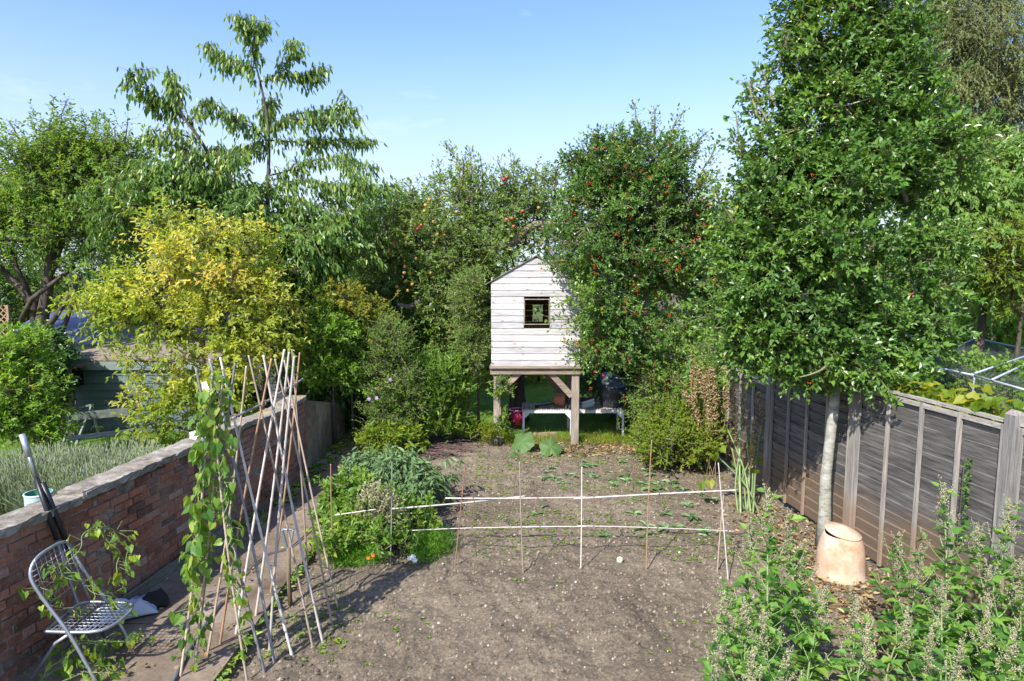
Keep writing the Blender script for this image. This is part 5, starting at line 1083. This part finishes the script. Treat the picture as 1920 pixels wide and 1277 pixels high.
bush('left_bush', 'bright green bush in front of the dark stems at the left edge', 'shrub', 35, 8.8, [B(5, 690, 55, 50, 8.8), B(30, 750, 50, 60, 8.6), B(10, 820, 65, 50, 8.4), B(65, 800, 25, 35, 8.6, .4), B(-40, 740, 80, 90, 8.8), B(60, 650, 30, 22, 9.2, .3)], 210, 13, (.06, .04), 'bright')
bush('dark_ivy_bush', 'dark ivy bush smothering the left side of the brown store', 'ivy', 85, 10.7, [B(80, 720, 26, 55, 10.7, .35), B(92, 660, 26, 28, 10.9, .3), B(70, 640, 40, 25, 11.2, .3)], 90, 13, (.06, .05), 'ivy', 'heart', cr_=.1, up=-.2, tl=.16)
bush('ivy_mass', 'dark ivy hanging over the far low end of the wall', 'ivy', 640, 11.9, [B(640, 740, 48, 62, 11.9, .5), B(665, 760, 28, 55, 12.3, .5), B(600, 715, 60, 45, 11.3, .4), B(665, 700, 38, 60, 12.6, .6)], 200, 14, (.055, .05), 'ivy', 'heart', cr_=.11, up=-.4, tl=.18, shell=.25)
bush('climber_shrub', 'mid green leafy shrub above the far end of the wall', 'shrub', 600, 12.4, [B(600, 650, 70, 60, 11.9, .7), B(560, 700, 45, 60, 11.5, .5), B(650, 640, 50, 50, 12.4, .6), B(545, 640, 45, 60, 11.8, .6)], 220, 12, (.06, .04), 'green')
bush('golden_shrub', 'orange and yellow leaved shrub above the ivy left of the narrow bush', 'shrub', 660, 10.9, [B(655, 570, 32, 24, 10.7, .3), B(685, 595, 28, 20, 10.8, .3), B(650, 640, 35, 40, 10.9, .3)], 60, 11, (.06, .04), 'autumn')
bush('myrtle_bush', 'tall narrow small leaved bush at the end of the path', 'shrub', 735, 10.6, [B(735, 700, 48, 80, 10.6, .45), B(738, 780, 52, 55, 10.6, .45), B(728, 640, 35, 45, 10.6, .4), B(755, 745, 40, 50, 10.7, .4)], 260, 14, (.035, .02), 'green', cr_=.1, tl=.15, up=.9, tintmap=lambda p, t: t * .9)
bush('laurel_bush', 'glossy laurel bush left of the playhouse', 'shrub', 845, 11.0, [B(832, 740, 36, 50, 11.0, .35), B(828, 790, 38, 30, 11, .35), B(846, 705, 22, 28, 11, .3), B(808, 700, 20, 28, 11, .3)], 100, 13, (.1, .03), 'green', 'long', cr_=.1, tl=.22, up=1.3, ang=40, droop=-.1)
bush('climbing_jasmine', 'fine leaved climber tangled against the left of the playhouse', 'climber', 897, 11.3, [B(888, 560, 28, 60, 11.25, .3), B(888, 640, 25, 55, 11.2, .3), B(893, 690, 12, 18, 11.0, .15)], 170, 13, (.045, .02), 'apple', cr_=.1, tl=.17)
bush('bright_bush', 'low bright yellow green bush at the right edge of the bed', 'shrub', 1262, 9.6, [B(1262, 835, 75, 45, 9.5, .5), B(1300, 810, 50, 50, 9.6, .5), B(1228, 815, 32, 34, 9.8, .35), B(1265, 790, 60, 40, 9.8, .4), B(1200, 815, 16, 18, 10.2, .2)], 260, 14, (.042, .03), 'lime', cr_=.09, tl=.14, up=.8)
def hips(root, lm, tw, cl, out): add_berries(root, cl, out, 110, .009, 'berry', .1, 4)
bush('rose_bush', 'rose bush dotted with red hips behind the bright bush', 'shrub', 1250, 10.1, [B(1245, 735, 42, 45, 10.0, .45), B(1290, 720, 42, 50, 10.1, .45), B(1225, 775, 26, 30, 10.1, .3), B(1322, 685, 26, 50, 10.1, .35), B(1270, 770, 45, 30, 10, .4), B(1270, 665, 22, 25, 10, .2), B(1222, 700, 16, 24, 10, .2)], 150, 12, (.045, .03), 'green', cr_=.11, tl=.26, extra=hips)
bush('yellow_ground_plant', 'low yellow leaved plant spilling on the path under the narrow bush', 'plant', 700, 10.0, [B(700, 835, 28, 18, 10.0, .3), B(725, 828, 30, 22, 10.1, .3), B(760, 825, 35, 18, 10.3, .3)], 60, 9, (.08, .05), 'lime', cr_=.08, tl=.14, r0=.012)
bush('border_plant', 'pale green sprawling plants along the foot of the left playhouse post', 'plant', 915, 10.9, [B(890, 826, 28, 12, 10.85, .2), B(918, 828, 18, 10, 10.75, .15), B(860, 830, 30, 12, 10.85, .25)], 60, 9, (.12, .02), 'lime', 'long', cr_=.1, tl=.14, up=1.0, r0=.01)
bush('post_climber', 'thin climber winding up the left playhouse post', 'climber', 935, 10.85, [B(942, 735, 12, 14, 10.88, .08), B(948, 790, 6, 25, 10.95, .06), B(928, 712, 6, 10, 10.85, .05)], 18, 7, (.05, .028), 'green', cr_=.06, tl=.12, r0=.01)
bush('far_end_shrub', 'shrubs beyond the sunlit lawn seen under the playhouse', 'shrub', 1010, 17.5, [B(960, 680, 80, 40, 17.5), B(1040, 690, 60, 40, 17.5), B(880, 660, 70, 60, 17.5), B(1120, 670, 70, 60, 17.5)], 130, 11, (.09, .06), 'lime', cr_=.22, tl=.3)
bush('dark_shrub', 'dark evergreen shrub behind the bin', 'shrub', 1150, 13.2, [B(1150, 700, 75, 70, 13.4), B(1210, 720, 60, 60, 13.0), B(1120, 790, 60, 35, 12.9), B(1200, 800, 60, 40, 12.6)], 190, 12, (.07, .04), 'ivy', cr_=.18, tl=.25)
bush('sunlit_shrub', 'light green shrub reaching up between the cherry and the narrow bush', 'shrub', 625, 10.6, [B(620, 620, 38, 45, 10.5, .4), B(660, 690, 28, 45, 10.8, .35), B(590, 680, 30, 40, 10.4, .35)], 110, 12, (.07, .045), 'bright', cr_=.12, tl=.2)
bush('mid_shrub', 'leafy shrub filling the gap between ivy and narrow bush', 'shrub', 700, 13.2, [B(690, 620, 55, 60, 13.4), B(780, 640, 60, 60, 13), B(830, 620, 60, 50, 13), B(720, 560, 60, 60, 14), B(660, 700, 35, 60, 13.6)], 260, 11, (.07, .045), 'green', cr_=.2, tl=.25)
bush('green_hedge_bush', 'bright bush behind the apple tree at the skyline', 'shrub', 700, 16, [B(700, 440, 60, 45, 16), B(740, 400, 50, 35, 16), B(660, 480, 50, 50, 16)], 110, 11, (.09, .05), 'bright', cr_=.25, tl=.3)
# trees along the far boundary
TB = [(60, 20, 560, 130, 130, 'green'), (260, 21, 520, 120, 110, 'ivy'), (430, 20, 560, 110, 90, 'green'), (600, 20, 560, 90, 90, 'green'), (760, 21, 560, 100, 120, 'ivy'), (920, 20, 540, 90, 120, 'green'), (1100, 21, 560, 110, 110, 'ivy'), (1290, 20, 570, 110, 110, 'green'), (1470, 19, 540, 120, 140, 'ivy'), (1680, 18, 520, 120, 150, 'green'), (1880, 19, 540, 120, 140, 'ivy'), (2060, 18, 500, 120, 160, 'green'), (-120, 19, 520, 120, 160, 'ivy')]
for i, (px, Y, py, rx, ry, mt) in enumerate(TB):
    py -= 45
    bush('boundary_tree', ('dark' if mt == 'ivy' else 'mid green') + ' leafy tree standing in the far boundary row', 'tree', px, Y, [B(px, py, rx, ry * .8, Y), B(px - rx * .4, py + ry * .5, rx * .7, ry * .7, Y), B(px + rx * .4, py + ry * .6, rx * .7, ry * .7, Y)], 130, 9, (.13, .08), mt, cr_=.38, tl=.45, r0=.15, group='trees in the far boundary row', tw_mat=M['bark'], m=8)
# lavender
m = MB(); n = 5200; cx = np.array([P(q, 740, y_)[0] for q, y_ in ((110, 7.6), (200, 8.0), (270, 7.6), (150, 7.0), (60, 7.8), (235, 7.3), (20, 7.2))]); cy_ = np.array([7.6, 8.0, 7.6, 7.0, 7.8, 7.3, 7.2])
for i, (x, y) in enumerate(zip(cx, cy_)):
    n = 1300; a = rng.uniform(0, 6.28, n); r = .28 * np.sqrt(rng.random(n)); p = np.stack([x + r * np.cos(a), y + r * np.sin(a), np.full(n, .08)], 1); d = np.stack([np.cos(a) * r * 1.8, np.sin(a) * r * 1.8, np.full(n, .8)], 1) + rng.normal(0, .18, (n, 3))
    root = thing('lavender', 'grey green lavender clump behind the brick wall', 'lavender', (x, y, 0), 'lavender clumps behind the brick wall')
    m = MB(); h_ = rng.uniform(.45, .78, n); d = norm(d); e = p + d * h_[:, None]; cones(m, p, e, .003, .002, 3, rng.random(n) * .8); put_leaves(m, e - d * .06, d, rng.normal(0, 1, (n, 3)), .07, .014, .7 + .3 * rng.random(n), 'flat')
    k = rng.integers(0, n, n * 3); t = rng.random(n * 3)[:, None] * .8; q = p[k] + (e[k] - p[k]) * t; put_leaves(m, q, d[k] + rng.normal(0, .4, (n * 3, 3)), rng.normal(0, 1, (n * 3, 3)), .05, .01, rng.random(n * 3) * .7, 'flat')
    m.build('stems', M['lavender'], root)
# vine leaves over the fence top
m, tw = MB(), MB(); root = thing('grape_vine', 'large yellow green vine leaves spilling over the fence top', 'vine', (4.1, 5.8, 0)); n = 420
y = rng.uniform(4.95, 6.9, n); x = 3.86 - (y - 4.92) * .076 + .08 + np.abs(rng.normal(0, .22, n)); p = np.stack([x, y, 1.84 + rng.normal(0, .07, n) - (y - 4.9) * .02], 1); p[:, 2] = np.maximum(p[:, 2], 1.7 + (x < 4.0) * .1)
ax = rng.normal(0, 1, (n, 3)); ax[:, 2] -= .4; nr = rng.normal(0, .5, (n, 3)); nr[:, 2] += .9; nr[:, 0] -= .4; put_leaves(m, p, ax, nr, .1 * rng.uniform(.6, 1.2, n), .1, rng.random(n), 'heart'); m.build('leaves', M['lime'], root)
for i in range(5): q = np.stack([np.linspace(4.0, 3.95, 12) + rng.normal(0, .03, 12) + .07, np.linspace(5.0, 6.8, 12), 1.82 + rng.normal(0, .03, 12)], 1); tw.tube(smooth_path(q, 3), .006, 5)
tw.tube([(4.15, 5.9, 0), (4.12, 5.9, 1.0), (4.05, 5.9, 1.83)], .015, 6); tw.build('stems', M['bark'], root)
# ---- bindweed on the canes, chair
def vine_on(name, label, curves, step, spread, sz, mat='vine', group=None, gap=0.0):
    root = thing(name, label, 'climbing plant', curves[0][0], group); m, tw = MB(), MB()
    for cv in curves:
        q = resample(cv, .02); s = np.arange(len(q)) * .02; tw_p = q + np.stack([.022 * np.cos(s * 26), .022 * np.sin(s * 26), s * 0], 1); tw.tube(tw_p, .0028, 4)
        q = resample(cv, step); n = len(q); off = rng.normal(0, 1, (n, 3)) * spread * (1, .8, .5); p = q + off; cones(tw, q, p, .0016, .0012)
        ax = norm(off) * .5 + rng.normal(0, .3, (n, 3)); ax[:, 2] -= 1.0; nr = rng.normal(0, .75, (n, 3)) + np.array([-.3, -.6, .5]); s_ = sz * rng.uniform(.4, 1.25, n); put_leaves(m, p, ax, nr, s_, s_ * .85, rng.random(n), 'heart')
    m.build('leaves', M[mat], root); tw.build('stems', M['stem'], root); return root
c1, c2, c3 = [np.array([a, b]) for a, b in vine_canes[:3]]
def sub(c, t0, t1): return np.array([c[0] + (c[1] - c[0]) * t for t in np.linspace(t0, t1, 12)])
V1, V2, V3 = sub(c1, .1, .98), sub(c2, .08, .97), sub(c3, .12, .95)
o = vine_on('bindweed', 'lush bindweed climbing the two nearest bean canes', [V1, sub(c1, .35, 1.0), V2, sub(c2, .4, .95), sub(c1, .4, 1)], .03, .04, .085)
fl_ = MB()
for q in ((388, 722), (398, 728), (505 - 140, 815)):
    c0 = P(*q, 4.4)
    for j in range(5): a = j * 1.2566; put_leaves(fl_, c0[None], np.array([[math.cos(a), -.6, math.sin(a)]]), np.array([[0, -1, .3]]), .04, .045, np.array([.5]), 'oval')
fl_.build('flower', M['white_petal'], o)
vine_on('bindweed', 'bindweed climbing the cane that slants down to the soil', [V3, sub(c3, .3, .9)], .034, .045, .075)
vine_on('bindweed', 'bindweed smothering the wire chair back', [smooth_path([(-3.3, 4.4, .75), (-3.25, 4.6, .95), (-3.22, 4.78, 1.05), (-3.1, 4.82, .8), (-3.05, 4.75, .55)]), smooth_path([(-3.2, 4.75, 1.05), (-3.05, 4.85, .95), (-3.0, 4.8, .7)]), smooth_path([(-3.3, 4.35, .95), (-3.15, 4.5, .7), (-3.0, 4.6, .54), (-2.9, 4.5, .53)]), smooth_path([(-3.35, 4.3, .8), (-3.3, 4.4, .6), (-3.2, 4.5, .5)])], .022, .05, .065, 'green')
vine_on('bindweed', 'bindweed sprawling on the path under the wire chair', [smooth_path([(-3.35, 4.2, .12), (-3.15, 4.4, .3), (-3.0, 4.6, .2), (-2.9, 4.8, .12)]), smooth_path([(-3.3, 4.5, .12), (-3.1, 4.55, .25), (-2.95, 4.35, .12)]), smooth_path([(-3.2, 4.1, .12), (-3.0, 4.3, .2), (-2.85, 4.4, .1)])], .018, .08, .07, 'bright')
# ---- heap of cut weeds and plants by the trellis
bush('weed_heap', 'heap of wilting grey green leafy weeds at the back left of the bed', 'weed heap', 760, 7.9, [B(750, 905, 62, 26, 7.9, .4), B(700, 892, 42, 28, 8.1, .35), B(795, 930, 32, 20, 7.6, .3), B(820, 905, 18, 10, 8.2, .2)], 95, 12, (.1, .034), 'grey_green', 'long', cr_=.1, tl=.2, up=.6, droop=.9, r0=.012)
bush('leafy_plants', 'leafy green vegetable plants at the left end of the trellis', 'plant', 660, 7.1, [B(660, 935, 45, 38, 7.3, .35), B(625, 985, 32, 35, 7.0, .3), B(700, 980, 50, 36, 6.9, .3), B(765, 985, 38, 24, 6.8, .25), B(805, 975, 20, 18, 6.9, .15)], 130, 11, (.07, .045), 'green', cr_=.08, tl=.15, up=.8, r0=.012, bark='stem')
bush('seeding_weed', 'tangle of seeding weeds around the trellis rail', 'weed', 700, 6.75, [B(695, 950, 32, 20, 6.7, .15), B(728, 965, 22, 20, 6.65, .15)], 32, 12, (.03, .018), 'seed', cr_=.07, tl=.14, up=.8, r0=.008)
bush('silver_plants', 'grey green spreading plants at the left corner of the bed', 'plant', 610, 6.7, [B(600, 1040, 22, 30, 6.35, .15), B(640, 1028, 35, 25, 6.4, .15), B(725, 1030, 40, 22, 6.4, .15), B(760, 1040, 30, 15, 6.35, .12)], 75, 12, (.07, .035), 'green', cr_=.07, tl=.13, up=.8, r0=.008)
def feathery(label, blobs, n):
    c0 = blobs[0][0]; root = thing('feathery_plant', label, 'plant', (c0[0], c0[1], 0)); m = MB(); cl, out = _cl(blobs, n, .35, .0); k = 26; p = np.repeat(cl, k, 0) + rng.normal(0, .045, (len(cl) * k, 3)); d = norm(rng.normal(0, .7, p.shape) + np.array([0, 0, .7])); put_leaves(m, p, d, rng.normal(0, 1, p.shape), .06, .0045, rng.random(len(p)), 'flat')
    b0 = np.array([[c0[0], c0[1], 0]]); e = cl[rng.integers(0, len(cl), 60)]; cones(m, np.repeat(b0, 60, 0) + rng.normal(0, .05, (60, 3)) * (1, 1, 0), e, .004, .002, 3, rng.random(60)); m.build('foliage', M['fern'], root)
feathery('feathery bright green plant below the left trellis canes', [B(680, 1042, 50, 18, 6.38, .12), B(648, 1052, 35, 14, 6.3, .12)], 150)
feathery('fluffy fennel green plant right of the grey trellis cane', [B(815, 1015, 40, 28, 6.6, .2), B(790, 1042, 40, 16, 6.4, .15)], 170)
def flower(label, px, py, Y, r, mat, np_=8, cat='flower', name='flower', g=None, short=False):
    c0 = P(px, py, Y); root = thing(name, label, cat, (c0[0], c0[1], 0), g); m = MB(); a = np.arange(np_) * 6.283 / np_ + rng.random(); p = np.repeat(c0[None], np_, 0)
    put_leaves(m, p, np.stack([np.cos(a), np.full(np_, -.35), np.sin(a)], 1), np.tile([[0, -.8, .6]], (np_, 1)), r, r * .8, rng.random(np_), 'oval'); m.build('petals', M[mat], root)
    s = MB(); s.tube([c0 + (0, .15, -.12) if short else (c0[0], c0[1] + .02, 0), c0 + (0, .01, 0)], .003, 5); s.build('stem', M['stem'], root)
flower('orange marigold flower beside the feathery plant', 691, 1046, 6.25, .022, 'orange_petal', 14); flower('second orange marigold just right of the first', 700, 1041, 6.25, .022, 'orange_petal', 14)
for q in ((768, 1046), (775, 1043), (778, 1050)): flower('white petalled flower at the front of the green plants', q[0], q[1], 6.22, .03, 'white_petal', 6, g='white flowers at the front of the green plants')
flower('small white flower on the soil in front of the plants', 713, 1074, 6.15, .025, 'white_petal', 6)
flower('grey white poppy head above the leafy plants at the bed corner', 640, 876, 7.6, .05, 'seed', 7)
for q in ((692, 748), (706, 746), (732, 712)): flower('small lilac flower on the narrow bush', q[0], q[1], 10.2, .035, 'lilac_petal', 6, g='lilac flowers on the narrow bush', short=True)
# prunings
m = MB()
for i in range(90):
    c0 = G(815 + rng.normal(0, 38), 852 + rng.normal(0, 7)) + (0, 0, .02 + .12 * rng.random()); a = rng.normal(0, .28); L = rng.uniform(.25, .6); d = np.array([math.cos(a), math.sin(a), rng.normal(0, .08)]); m.tube([c0 - d * L / 2, c0 + (0, 0, .01), c0 + d * L / 2], [.006, .006, .003], 5)
tag(m.build('prunings_pile', M['twig_purple'], None), 'pile of purple brown pruned twigs at the back of the bed', 'twig pile')
# big squash leaves
def big_leaf(label, px, py, Y, r, tilt, az):
    c0 = P(px, py, Y); root = thing('squash_leaf', label, 'leaf', (c0[0], c0[1], 0)); mb = MB(); k, nr_ = 40, 7; V = [[0, 0, 0]]; Rm = rotz(az) @ np.array(Matrix.Rotation(tilt, 3, 'X'))
    for i in range(1, nr_ + 1):
        for j in range(k):
            a = 2 * math.pi * j / k; e = 1 + .1 * math.cos(5 * a) + .035 * math.cos(15 * a) - .35 * math.exp(-((a - 4.71) / .25) ** 2); rr = r * e * i / nr_
            V.append([rr * math.cos(a) , rr * math.sin(a), -.25 * rr * rr / r + .035 * math.cos(5 * a) * i / nr_ * r * 3 + .012 * math.sin(15 * a) * i / nr_])
    V = np.array(V) @ Rm.T + c0; mb.add(V, [[0, 1 + j, 1 + (j + 1) % k] for j in range(k)], .5); mb.f.setdefault(4, []).append(np.array([[1 + (i - 1) * k + j, 1 + i * k + j, 1 + i * k + (j + 1) % k, 1 + (i - 1) * k + (j + 1) % k] for i in range(1, nr_) for j in range(k)]))
    mb.build('blade', M['squash'], root, True); s = MB(); s.tube([c0 - (0, 0, .01), c0 + (.02, .12, -.1), (c0[0] + .05, c0[1] + .2, 0)], .009, 6); s.build('stalk', M['stem'], root, True)
big_leaf('large folded squash leaf standing left at the back of the bed', 978, 828, 10.5, .21, R(48), R(-35))
big_leaf('large round squash leaf nodding at the back of the bed', 1033, 838, 10.4, .19, R(40), R(10))
big_leaf('smaller squash leaf low beside the folded one', 966, 855, 10.25, .11, R(35), R(40))
# ---- hollyhock stalks
base = P(1398, 955, 7.75) * (1, 1, 0)
root = thing('hollyhock', 'clump of pale green hollyhock stems with brown seed spikes by the fence', 'plant', base)
st_, sd_m, lv = MB(), MB(), MB()
for px, py, Y, sp, top in ((1345, 855, 7.9, 0, 0), (1362, 800, 7.9, 0, 0), (1378, 790, 8.1, 1, 690), (1398, 800, 8.0, 0, 0), (1412, 850, 7.9, 1, 780), (1425, 830, 8.2, 0, 0), (1392, 740, 8.2, 1, 688), (1372, 840, 7.8, 0, 0), (1407, 815, 8.2, 0, 0), (1430, 780, 8.4, 1, 740), (1385, 860, 7.8, 0, 0)):
    b0 = base + rng.normal(0, .07, 3) * (1, 1, 0); t = P(px, py, Y); mid = (b0 + t) / 2 + rng.normal(0, .03, 3) + np.array([(b0[0] - t[0]) * .15, 0, 0]); pts = smooth_path([b0, mid, t], 6); st_.tube(pts, np.linspace(.014, .008, len(pts)), 6)
    if sp:
        q = resample([t + (b0 - t) * .25, t, P(px + rng.uniform(-12, 5), top, Y)], .012); n = len(q); p = np.repeat(q, 4, 0) + rng.normal(0, .016, (n * 4, 3)); octs(sd_m, p, .009 * rng.uniform(.6, 1.3, len(p)), rng.random(len(p))); st_.tube([t, q[-1]], .004, 5)
        put_leaves(sd_m, p[::2], rng.normal(0, 1, (len(p[::2]), 3)), rng.normal(0, 1, (len(p[::2]), 3)), .03, .02, rng.random(len(p[::2])), 'oval')
st_.build('stems', M['stem'], root, True); sd_m.build('seed_spikes', M['brown_seed'], root)
p = np.array([P(*q) for q in ((1338, 850, 7.8), (1350, 838, 7.8), (1302, 858, 8), (1315, 903, 7.9), (1330, 900, 7.8), (1380, 868, 7.9), (1417, 880, 7.9), (1405, 835, 8), (1422, 858, 8.1))]); put_leaves(lv, p, rng.normal(0, .5, p.shape) + (0, 0, -.8), np.tile([[0, -1., .4]], (len(p), 1)), .12, .12, rng.random(len(p)), 'heart'); lv.build('leaves', M['lime'], root)
root = thing('dead_hollyhock', 'dry brown hollyhock spikes leaning out of the rose bush', 'plant', P(1330, 900, 9.2) * (1, 1, 0)); st_, sd_m = MB(), MB(); b0 = P(1335, 900, 9.2) * (1, 1, 0)
for a, b in (((1338, 820), (1300, 675)), ((1330, 830), (1322, 700)), ((1312, 790), (1282, 735)), ((1340, 790), (1332, 690)), ((1300, 760), (1298, 690)), ((1362, 770), (1354, 668))):
    a, b = P(*a, 9.2), P(*b, 9.2); q = resample(smooth_path([a, (a + b) / 2 + (.03, 0, 0), b], 5), .011); n = len(q); p = np.repeat(q, 4, 0) + rng.normal(0, .022, (n * 4, 3)); octs(sd_m, p, .01 * rng.uniform(.6, 1.3, len(p)), rng.random(len(p)));
    put_leaves(sd_m, p, rng.normal(0, 1, p.shape), rng.normal(0, 1, p.shape), .035, .022, rng.random(len(p)), 'oval'); st_.tube(smooth_path([b0 + rng.normal(0, .05, 3) * (1, 1, 0), a, b], 5), .005, 5)
st_.build('stems', M['dry'], root); sd_m.build('seed_spikes', M['brown_seed'], root)
# dry grass tufts by the right playhouse post
grass('dry_grass', 'dry and green grass tufts between the bed and the low table', 2600, lambda n: rng.uniform(-.6, 2.4, n), lambda n: rng.normal(11.15, .16, n), lambda x, y: x * 0 + .0, .16, M['lime'])
# ---- fat hen weeds, bottom right
def fat_hen(top, Y, label, group=None, big=1.0):
    t = P(*top, Y); b0 = np.array([t[0] + rng.uniform(-.12, .12), t[1] + rng.uniform(-.15, .05), float(soil_h(t[0], t[1])) - .01]); H = t[2] - b0[2]
    root = thing('fat_hen_weed', label, 'weed', b0, group); st_, lv, sd_ = MB(), MB(), MB()
    mid = b0 + (t - b0) * .5 + rng.normal(0, .02, 3); axis = smooth_path([b0, mid, t], 8); st_.tube(axis, np.linspace(.0095, .003, len(axis)) * big, 7)
    q = resample(axis, .05); n = len(q)
    for i in range(2, n):
        f = i / n; a = i * 2.4 + rng.uniform(-.3, .3); L = (.13 + .3 * (1 - f)) * rng.uniform(.5, 1.1) * (0.5 if f > .75 else 1) * min(1, H)
        d = norm(np.array([math.cos(a), math.sin(a), .75 + f * .7])); e = q[i] + d * L; bp = smooth_path([q[i], q[i] + d * L * .5 + (0, 0, -.01), e + (0, 0, .03)], 5); st_.tube(bp, np.linspace(.0042, .0018, len(bp)), 5)
        nl = max(2, int(L / .046)); tt = rng.uniform(.1, .95, nl); p = q[i] + d * (tt * L)[:, None]; aa = rng.uniform(0, 6.28, nl); ax = np.stack([np.cos(aa), np.sin(aa), rng.uniform(-.45, .35, nl)], 1) + d * .5
        nr = rng.normal(0, .35, (nl, 3)); nr[:, 2] += 1; s = (.135 - .065 * f) * rng.uniform(.6, 1.25, nl) * big; put_leaves(lv, p + ax * .015, ax, nr, s, s * .62, rng.random(nl), 'rhomb')
        # main leaf at the node
        s = (.18 - .12 * f) * rng.uniform(.7, 1.1) * big; put_leaves(lv, q[i][None], np.array([[math.cos(a + .5), math.sin(a + .5), rng.uniform(-.3, .3)]]), np.array([[0, 0, 1.0]]) + rng.normal(0, .25, (1, 3)), s, s * .62, rng.random(1), 'rhomb')
        if f > .55 or rng.random() < .12:
            k = int(20 + 45 * L); u = rng.random(k) ** .8; sp = e + (0, 0, .03) + (norm(d + np.array([0, 0, .8])) * .1)[None] * (u - .55)[:, None] + rng.normal(0, .011, (k, 3)) * (1.15 - u)[:, None] * 1.1; octs(sd_, sp, .0042 * rng.uniform(.6, 1.3, k), rng.random(k))
    k = 260; u = rng.random(k); sp = t + (0, 0, -.22) + np.array([[0, 0, .3]]) * u[:, None] + rng.normal(0, .022, (k, 3)) * (1.15 - u)[:, None]; octs(sd_, sp, .0045 * rng.uniform(.6, 1.3, k), rng.random(k))
    for j in range(14):
        u = j / 14; a = j * 2.4; c0 = t + np.array([0, 0, -.22 + .26 * u]); d = norm(np.array([math.cos(a), math.sin(a), .9])); L = .085 * (1.1 - u); k = 30; v = rng.random(k); octs(sd_, c0 + d * (v * L)[:, None] + rng.normal(0, .006, (k, 3)), .004 * rng.uniform(.6, 1.3, k), rng.random(k))
    st_.build('stem', M['stem'], root, True); lv.build('leaves', M['weed'], root); sd_.build('seed_heads', M['seed'], root)
FG = 'seeding fat hen weeds in the bottom right corner'
FH = [((1440, 935), 4.45, 'tallest pale seeding weed left of the terracotta jar', 1.1), ((1770, 925), 4.5, 'tall seeding weed in front of the fence right of the jar', 1.1), ((1892, 955), 4.3, 'tall seeding weed at the right edge of the picture', 1.0), ((1358, 1128), 4.1, 'slender seeding weed at the left edge of the weed patch', .9),
      ((1408, 990), 4.6, None, .9), ((1478, 1005), 4.55, None, 1), ((1500, 1040), 4.6, None, .9), ((1396, 1140), 4.1, None, .8), ((1342, 1205), 3.8, None, .9), ((1545, 1120), 4.2, None, 1), ((1605, 1135), 4.15, None, .9), ((1685, 1015), 4.7, None, .9), ((1725, 1040), 4.5, None, .9),
      ((1832, 1000), 4.4, None, 1), ((1855, 1080), 4.2, None, 1), ((1912, 1070), 4.0, None, 1), ((1625, 1190), 3.9, None, 1), ((1700, 1160), 4.0, None, 1),  ((1432, 1165), 3.95, None, .9), ((1765, 1110), 4.0, None, 1),  
      ((1850, 1160), 3.75, None, 1), ((1745, 1200), 3.65, None, 1), ((1475, 1240), 3.6, None, 1), ((1800, 1225), 3.5, None, 1), ((1900, 1200), 3.5, None, 1), ((1410, 1235), 3.6, None, .9), ((1940, 1020), 4.3, None, 1)]
for top, Y, lab, big in FH: fat_hen(top, Y, lab or 'seeding green weed in the dense patch at bottom right', FG, big)
# climbing tendrils on the fence batten and bird of dried stuff tied there
q0 = np.array([3.83, 5.2, 0]); m = MB(); y = 5.22
p = np.stack([3.82 + rng.normal(0, .012, 120), y + rng.normal(0, .015, 120), rng.uniform(.7, 1.45, 120)], 1); root = thing('fence_ivy', 'thin ivy strand climbing a fence batten on the right', 'ivy', (3.8, y, .0)); ax = rng.normal(0, .6, (120, 3)); ax[:, 2] -= .5; put_leaves(m, p, ax, np.tile([[-1, -.3, .4]], (120, 1)), .028, .024, rng.random(120), 'heart'); m.build('leaves', M['ivy'], root)
m = MB(); m.tube([(3.79, y, 0), (3.785, y + .01, .8), (3.79, y, 1.5)], .004, 5); m.build('stem', M['bark'], root)
